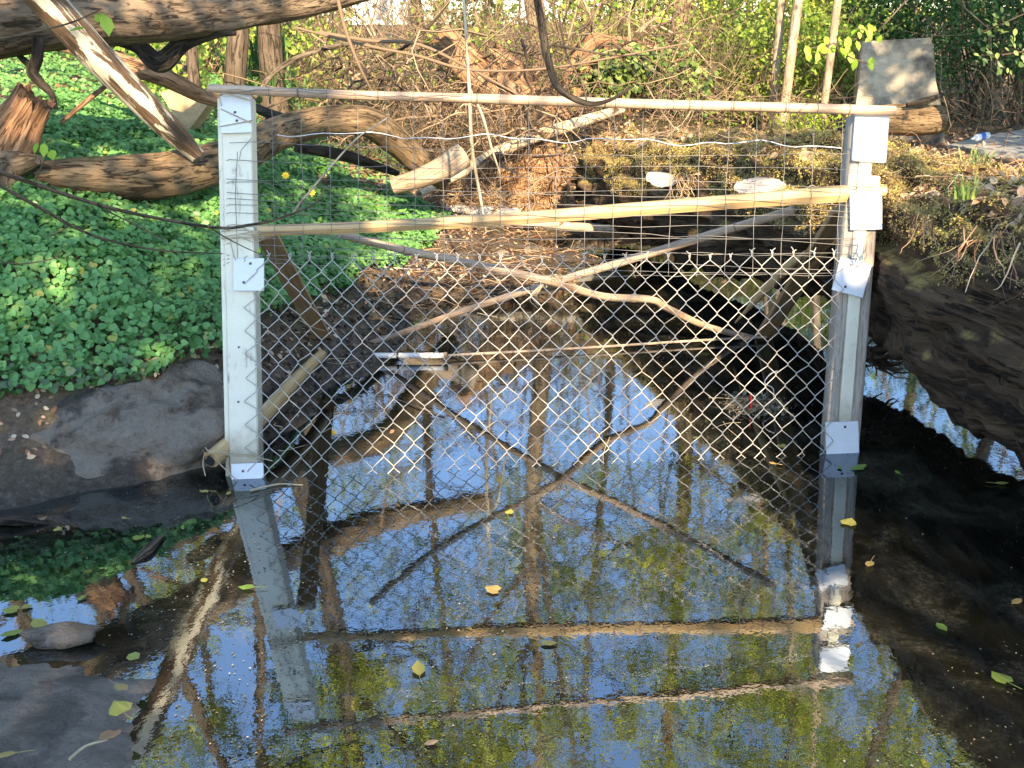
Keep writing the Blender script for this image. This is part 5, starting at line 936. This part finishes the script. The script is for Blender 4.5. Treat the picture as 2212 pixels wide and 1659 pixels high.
for k, t in enumerate(tr):
    b = np.array(t.location); g = Geo(); top = b + [.2, -.3, 8.0]; tube(g, spline([b - [0, 0, .3], b + [.1, 0, 4], top], 20), [.15, .11, .03], 12, amp=.1, freq=4, ridges=.08); gl = Geo()
    for i, (x, y, z, rad, cov) in enumerate(SH):
        if i % 2 != k: continue
        tt = r.uniform(7.5, 9.5); c = np.array([x, y, z]) + SUN * tt; u = nrm(np.cross(SUN, [0, 0, 1])); v = np.cross(u, SUN); n = int(rad * rad * math.pi * -math.log(1 - cov) / .0042) + 8  # leaf clump set up the sun ray so its shadow lands on the spot
        rr_ = rad * np.sqrt(r.random(n)); a = r.uniform(0, 2 * math.pi, n); P = c + u * (rr_ * np.cos(a))[:, None] + v * (rr_ * np.sin(a))[:, None] + SUN * r.normal(size=(n, 1)) * .3
        leaves(gl, P, r.normal(size=P.shape) * .8 + SUN, r.uniform(.09, .16, n), OVAL, None, r=r); j = min(max((c[2] - b[2]) / 8, .2), .95); s = b * (1 - j) + top * j; tube(g, spline([s, (s + c) / 2 + [0, 0, .2], c], 10), [.03, .01], 6); 
        q = c + r.normal(size=(6, 3)) * rad * .5; twigs(g, np.repeat([c], 6, 0), q, .005, .1, 5, 3, r)
    rel(t, g.build('trunk', M['bark'])); rel(t, gl.build('crown', M['wood_green']))

# ------------------------------------------------------------------ things floating on the water
r = np.random.default_rng(91)
n = 30000; x = r.uniform(-1.6, 2.6, n); y = 1.5 + 6 * r.random(n) ** 1.6; q = np.column_stack([x, y, 0 * x]); dens = np.clip(.25 + .55 * fbm(q, 1.3, 8) + .3 * fbm(q, 5, 2), .0, 1); k = r.random(n) < dens; x, y = x[k], y[k]; P = np.column_stack([x, y, r.uniform(.0015, .003, len(x))])
k = gz(x, y, False) < -.01; P = P[k]; g = Geo(); leaves(g, P, r.normal(size=P.shape) * .06 + [0, 0, 1], r.uniform(.003, .009, len(P)), DIAM, np.clip(r.random(len(P)) ** 1.3, 0, 1), r=r); g.build('floating_specks', M['speck'], kind='stuff', label='tiny bits of plant debris floating on the water')
FL = [(1850, 1014, .045, .0, 'pair of green leaves floating right of the right post'), (1815, 1066 - 55, .03, .0, 'small green leaf just below the right post foot'), (1940, 1022, .03, .05, 'small twin green leaf floating on the dark water'), (1832, 1131, .05, .35, 'pale leaf with a stalk over the right post reflection'), (1880, 1217, .045, .55, 'tan leaf right of the post reflection'), (2030, 1352, .045, .0, 'bright green leaf on the dark water at the right'), (2168, 1470, .05, .1, 'green leaf near the right edge, lowest'), (2200, 1297, .04, .55, 'ochre leaf at the right edge'), (2158, 1045, .045, .3, 'yellow leaf cluster at the upper right of the dark water'), (1688, 962, .035, .45, 'golden leaf at the bottom edge of the chain link'),
 (1672, 1002, .03, .6, 'small tan leaf below the chain link at the right'), (1500, 946, .03, .3, 'little yellow leaf near the chain link bottom, centre right'), (1100, 1108, .03, .3, 'yellow leaf in the middle of the reflection'), (1178, 1390, .045, .45, 'half turned yellow leaf in the lower middle'), (905, 1452, .06, .4, 'pale yellow leaf low in the reflection'), (1070, 1275, .045, .6, 'tan leaf left of centre in the reflection'), (540, 1270, .05, .1, 'bright green leaf on the left post reflection'), (440, 1362 - 110, .035, .35, 'olive leaf left of the left post reflection'), (300, 1165 - 5, .04, .1, 'green leaf beside the floating bark piece'), (322, 1160, .03, .2, 'small yellow green leaf above the floating bark piece'),
 (180, 1290, .035, .2, 'small curled leaf in the dark left water'), (60, 1309, .03, .4, 'tiny yellow leaf at the far left water'), (80, 1345, .07, .35, 'large spotted yellow leaf at the left edge'), (15, 1372, .06, .1, 'green leaf cut by the left edge'), (30, 1318, .045, .3, 'folded yellow leaf above the large spotted leaf'), (190, 1335 + 25, .035, .4, 'curled yellow leaf beside the flat stone'), (270, 1120, .025, .55, 'tiny tan leaf in the reflection of the bank'), (125, 1145, .03, .4, 'small leaf near the boulder, on the water'), (445, 1062, .035, .5, 'brown leaf left of the left post foot'), (495, 1064, .03, .4, 'yellow brown leaf touching the left post reflection'), (262, 1508, .055, .35, 'yellow leaf on the lower edge of the wet slab', .035), (285, 1418, .055, .3, 'yellow leaf at the top edge of the wet slab', .02), (257, 1498, .05, .6, 'round tan leaf on the wet slab', .04), (240, 1585, .05, .85, 'curled brown leaf low on the wet slab', .05), (20, 1630, .05, .5, 'pale leaf at the left edge of the slab', .05), (925, 1606, .035, .95, 'small whitish leaf near the bottom centre')]
FL[32] = (257, 1498 - 35 + 20, .05, .6, 'round tan leaf on the wet slab', .04); FL[30] = (262, 1535, .055, .35, 'yellow leaf on the lower edge of the wet slab', .035)
for k, f in enumerate(FL):
    px, py, s, tone, lb_ = f[:5]; z = f[5] if len(f) > 5 else .004; z = .062 if len(f) > 5 else z; c = wat(px, py, z); g = Geo(); a = r.uniform(0, 6.28); T, F = OVAL if k % 3 else HEART
    cu = T.copy(); cu[:, 2] = np.abs(cu[:, 2]) * r.uniform(.3, 1.5) + .12 * (cu[:, 1] - .5) ** 2
    d = np.array([math.cos(a), math.sin(a), 0]); leaves(g, [c], [[r.normal() * .06, r.normal() * .06, 1]], s, (cu, F), np.array([min(1, max(0, tone + r.normal() * .04))]), dirn=[d], r=r)
    if k % 2 == 0: tube(g, spline([c - d * s * .25 + [0, 0, .003], c - d * s * .6 + [0, 0, .004], c - d * s * .95 + [.004, .004, .002]], 6), .0009, 4, lc=tone)
    if k == 0: leaves(g, [c + [.02, .012, .003]], [[0, .1, 1]], s * .8, (cu, F), np.array([.05]), dirn=[d + [0, .6, 0]], r=r)
    g.build('fallen_leaf', M['fleaf'], smooth=False, label=lb_, category='leaf', group='fallen leaves on the water and slab')
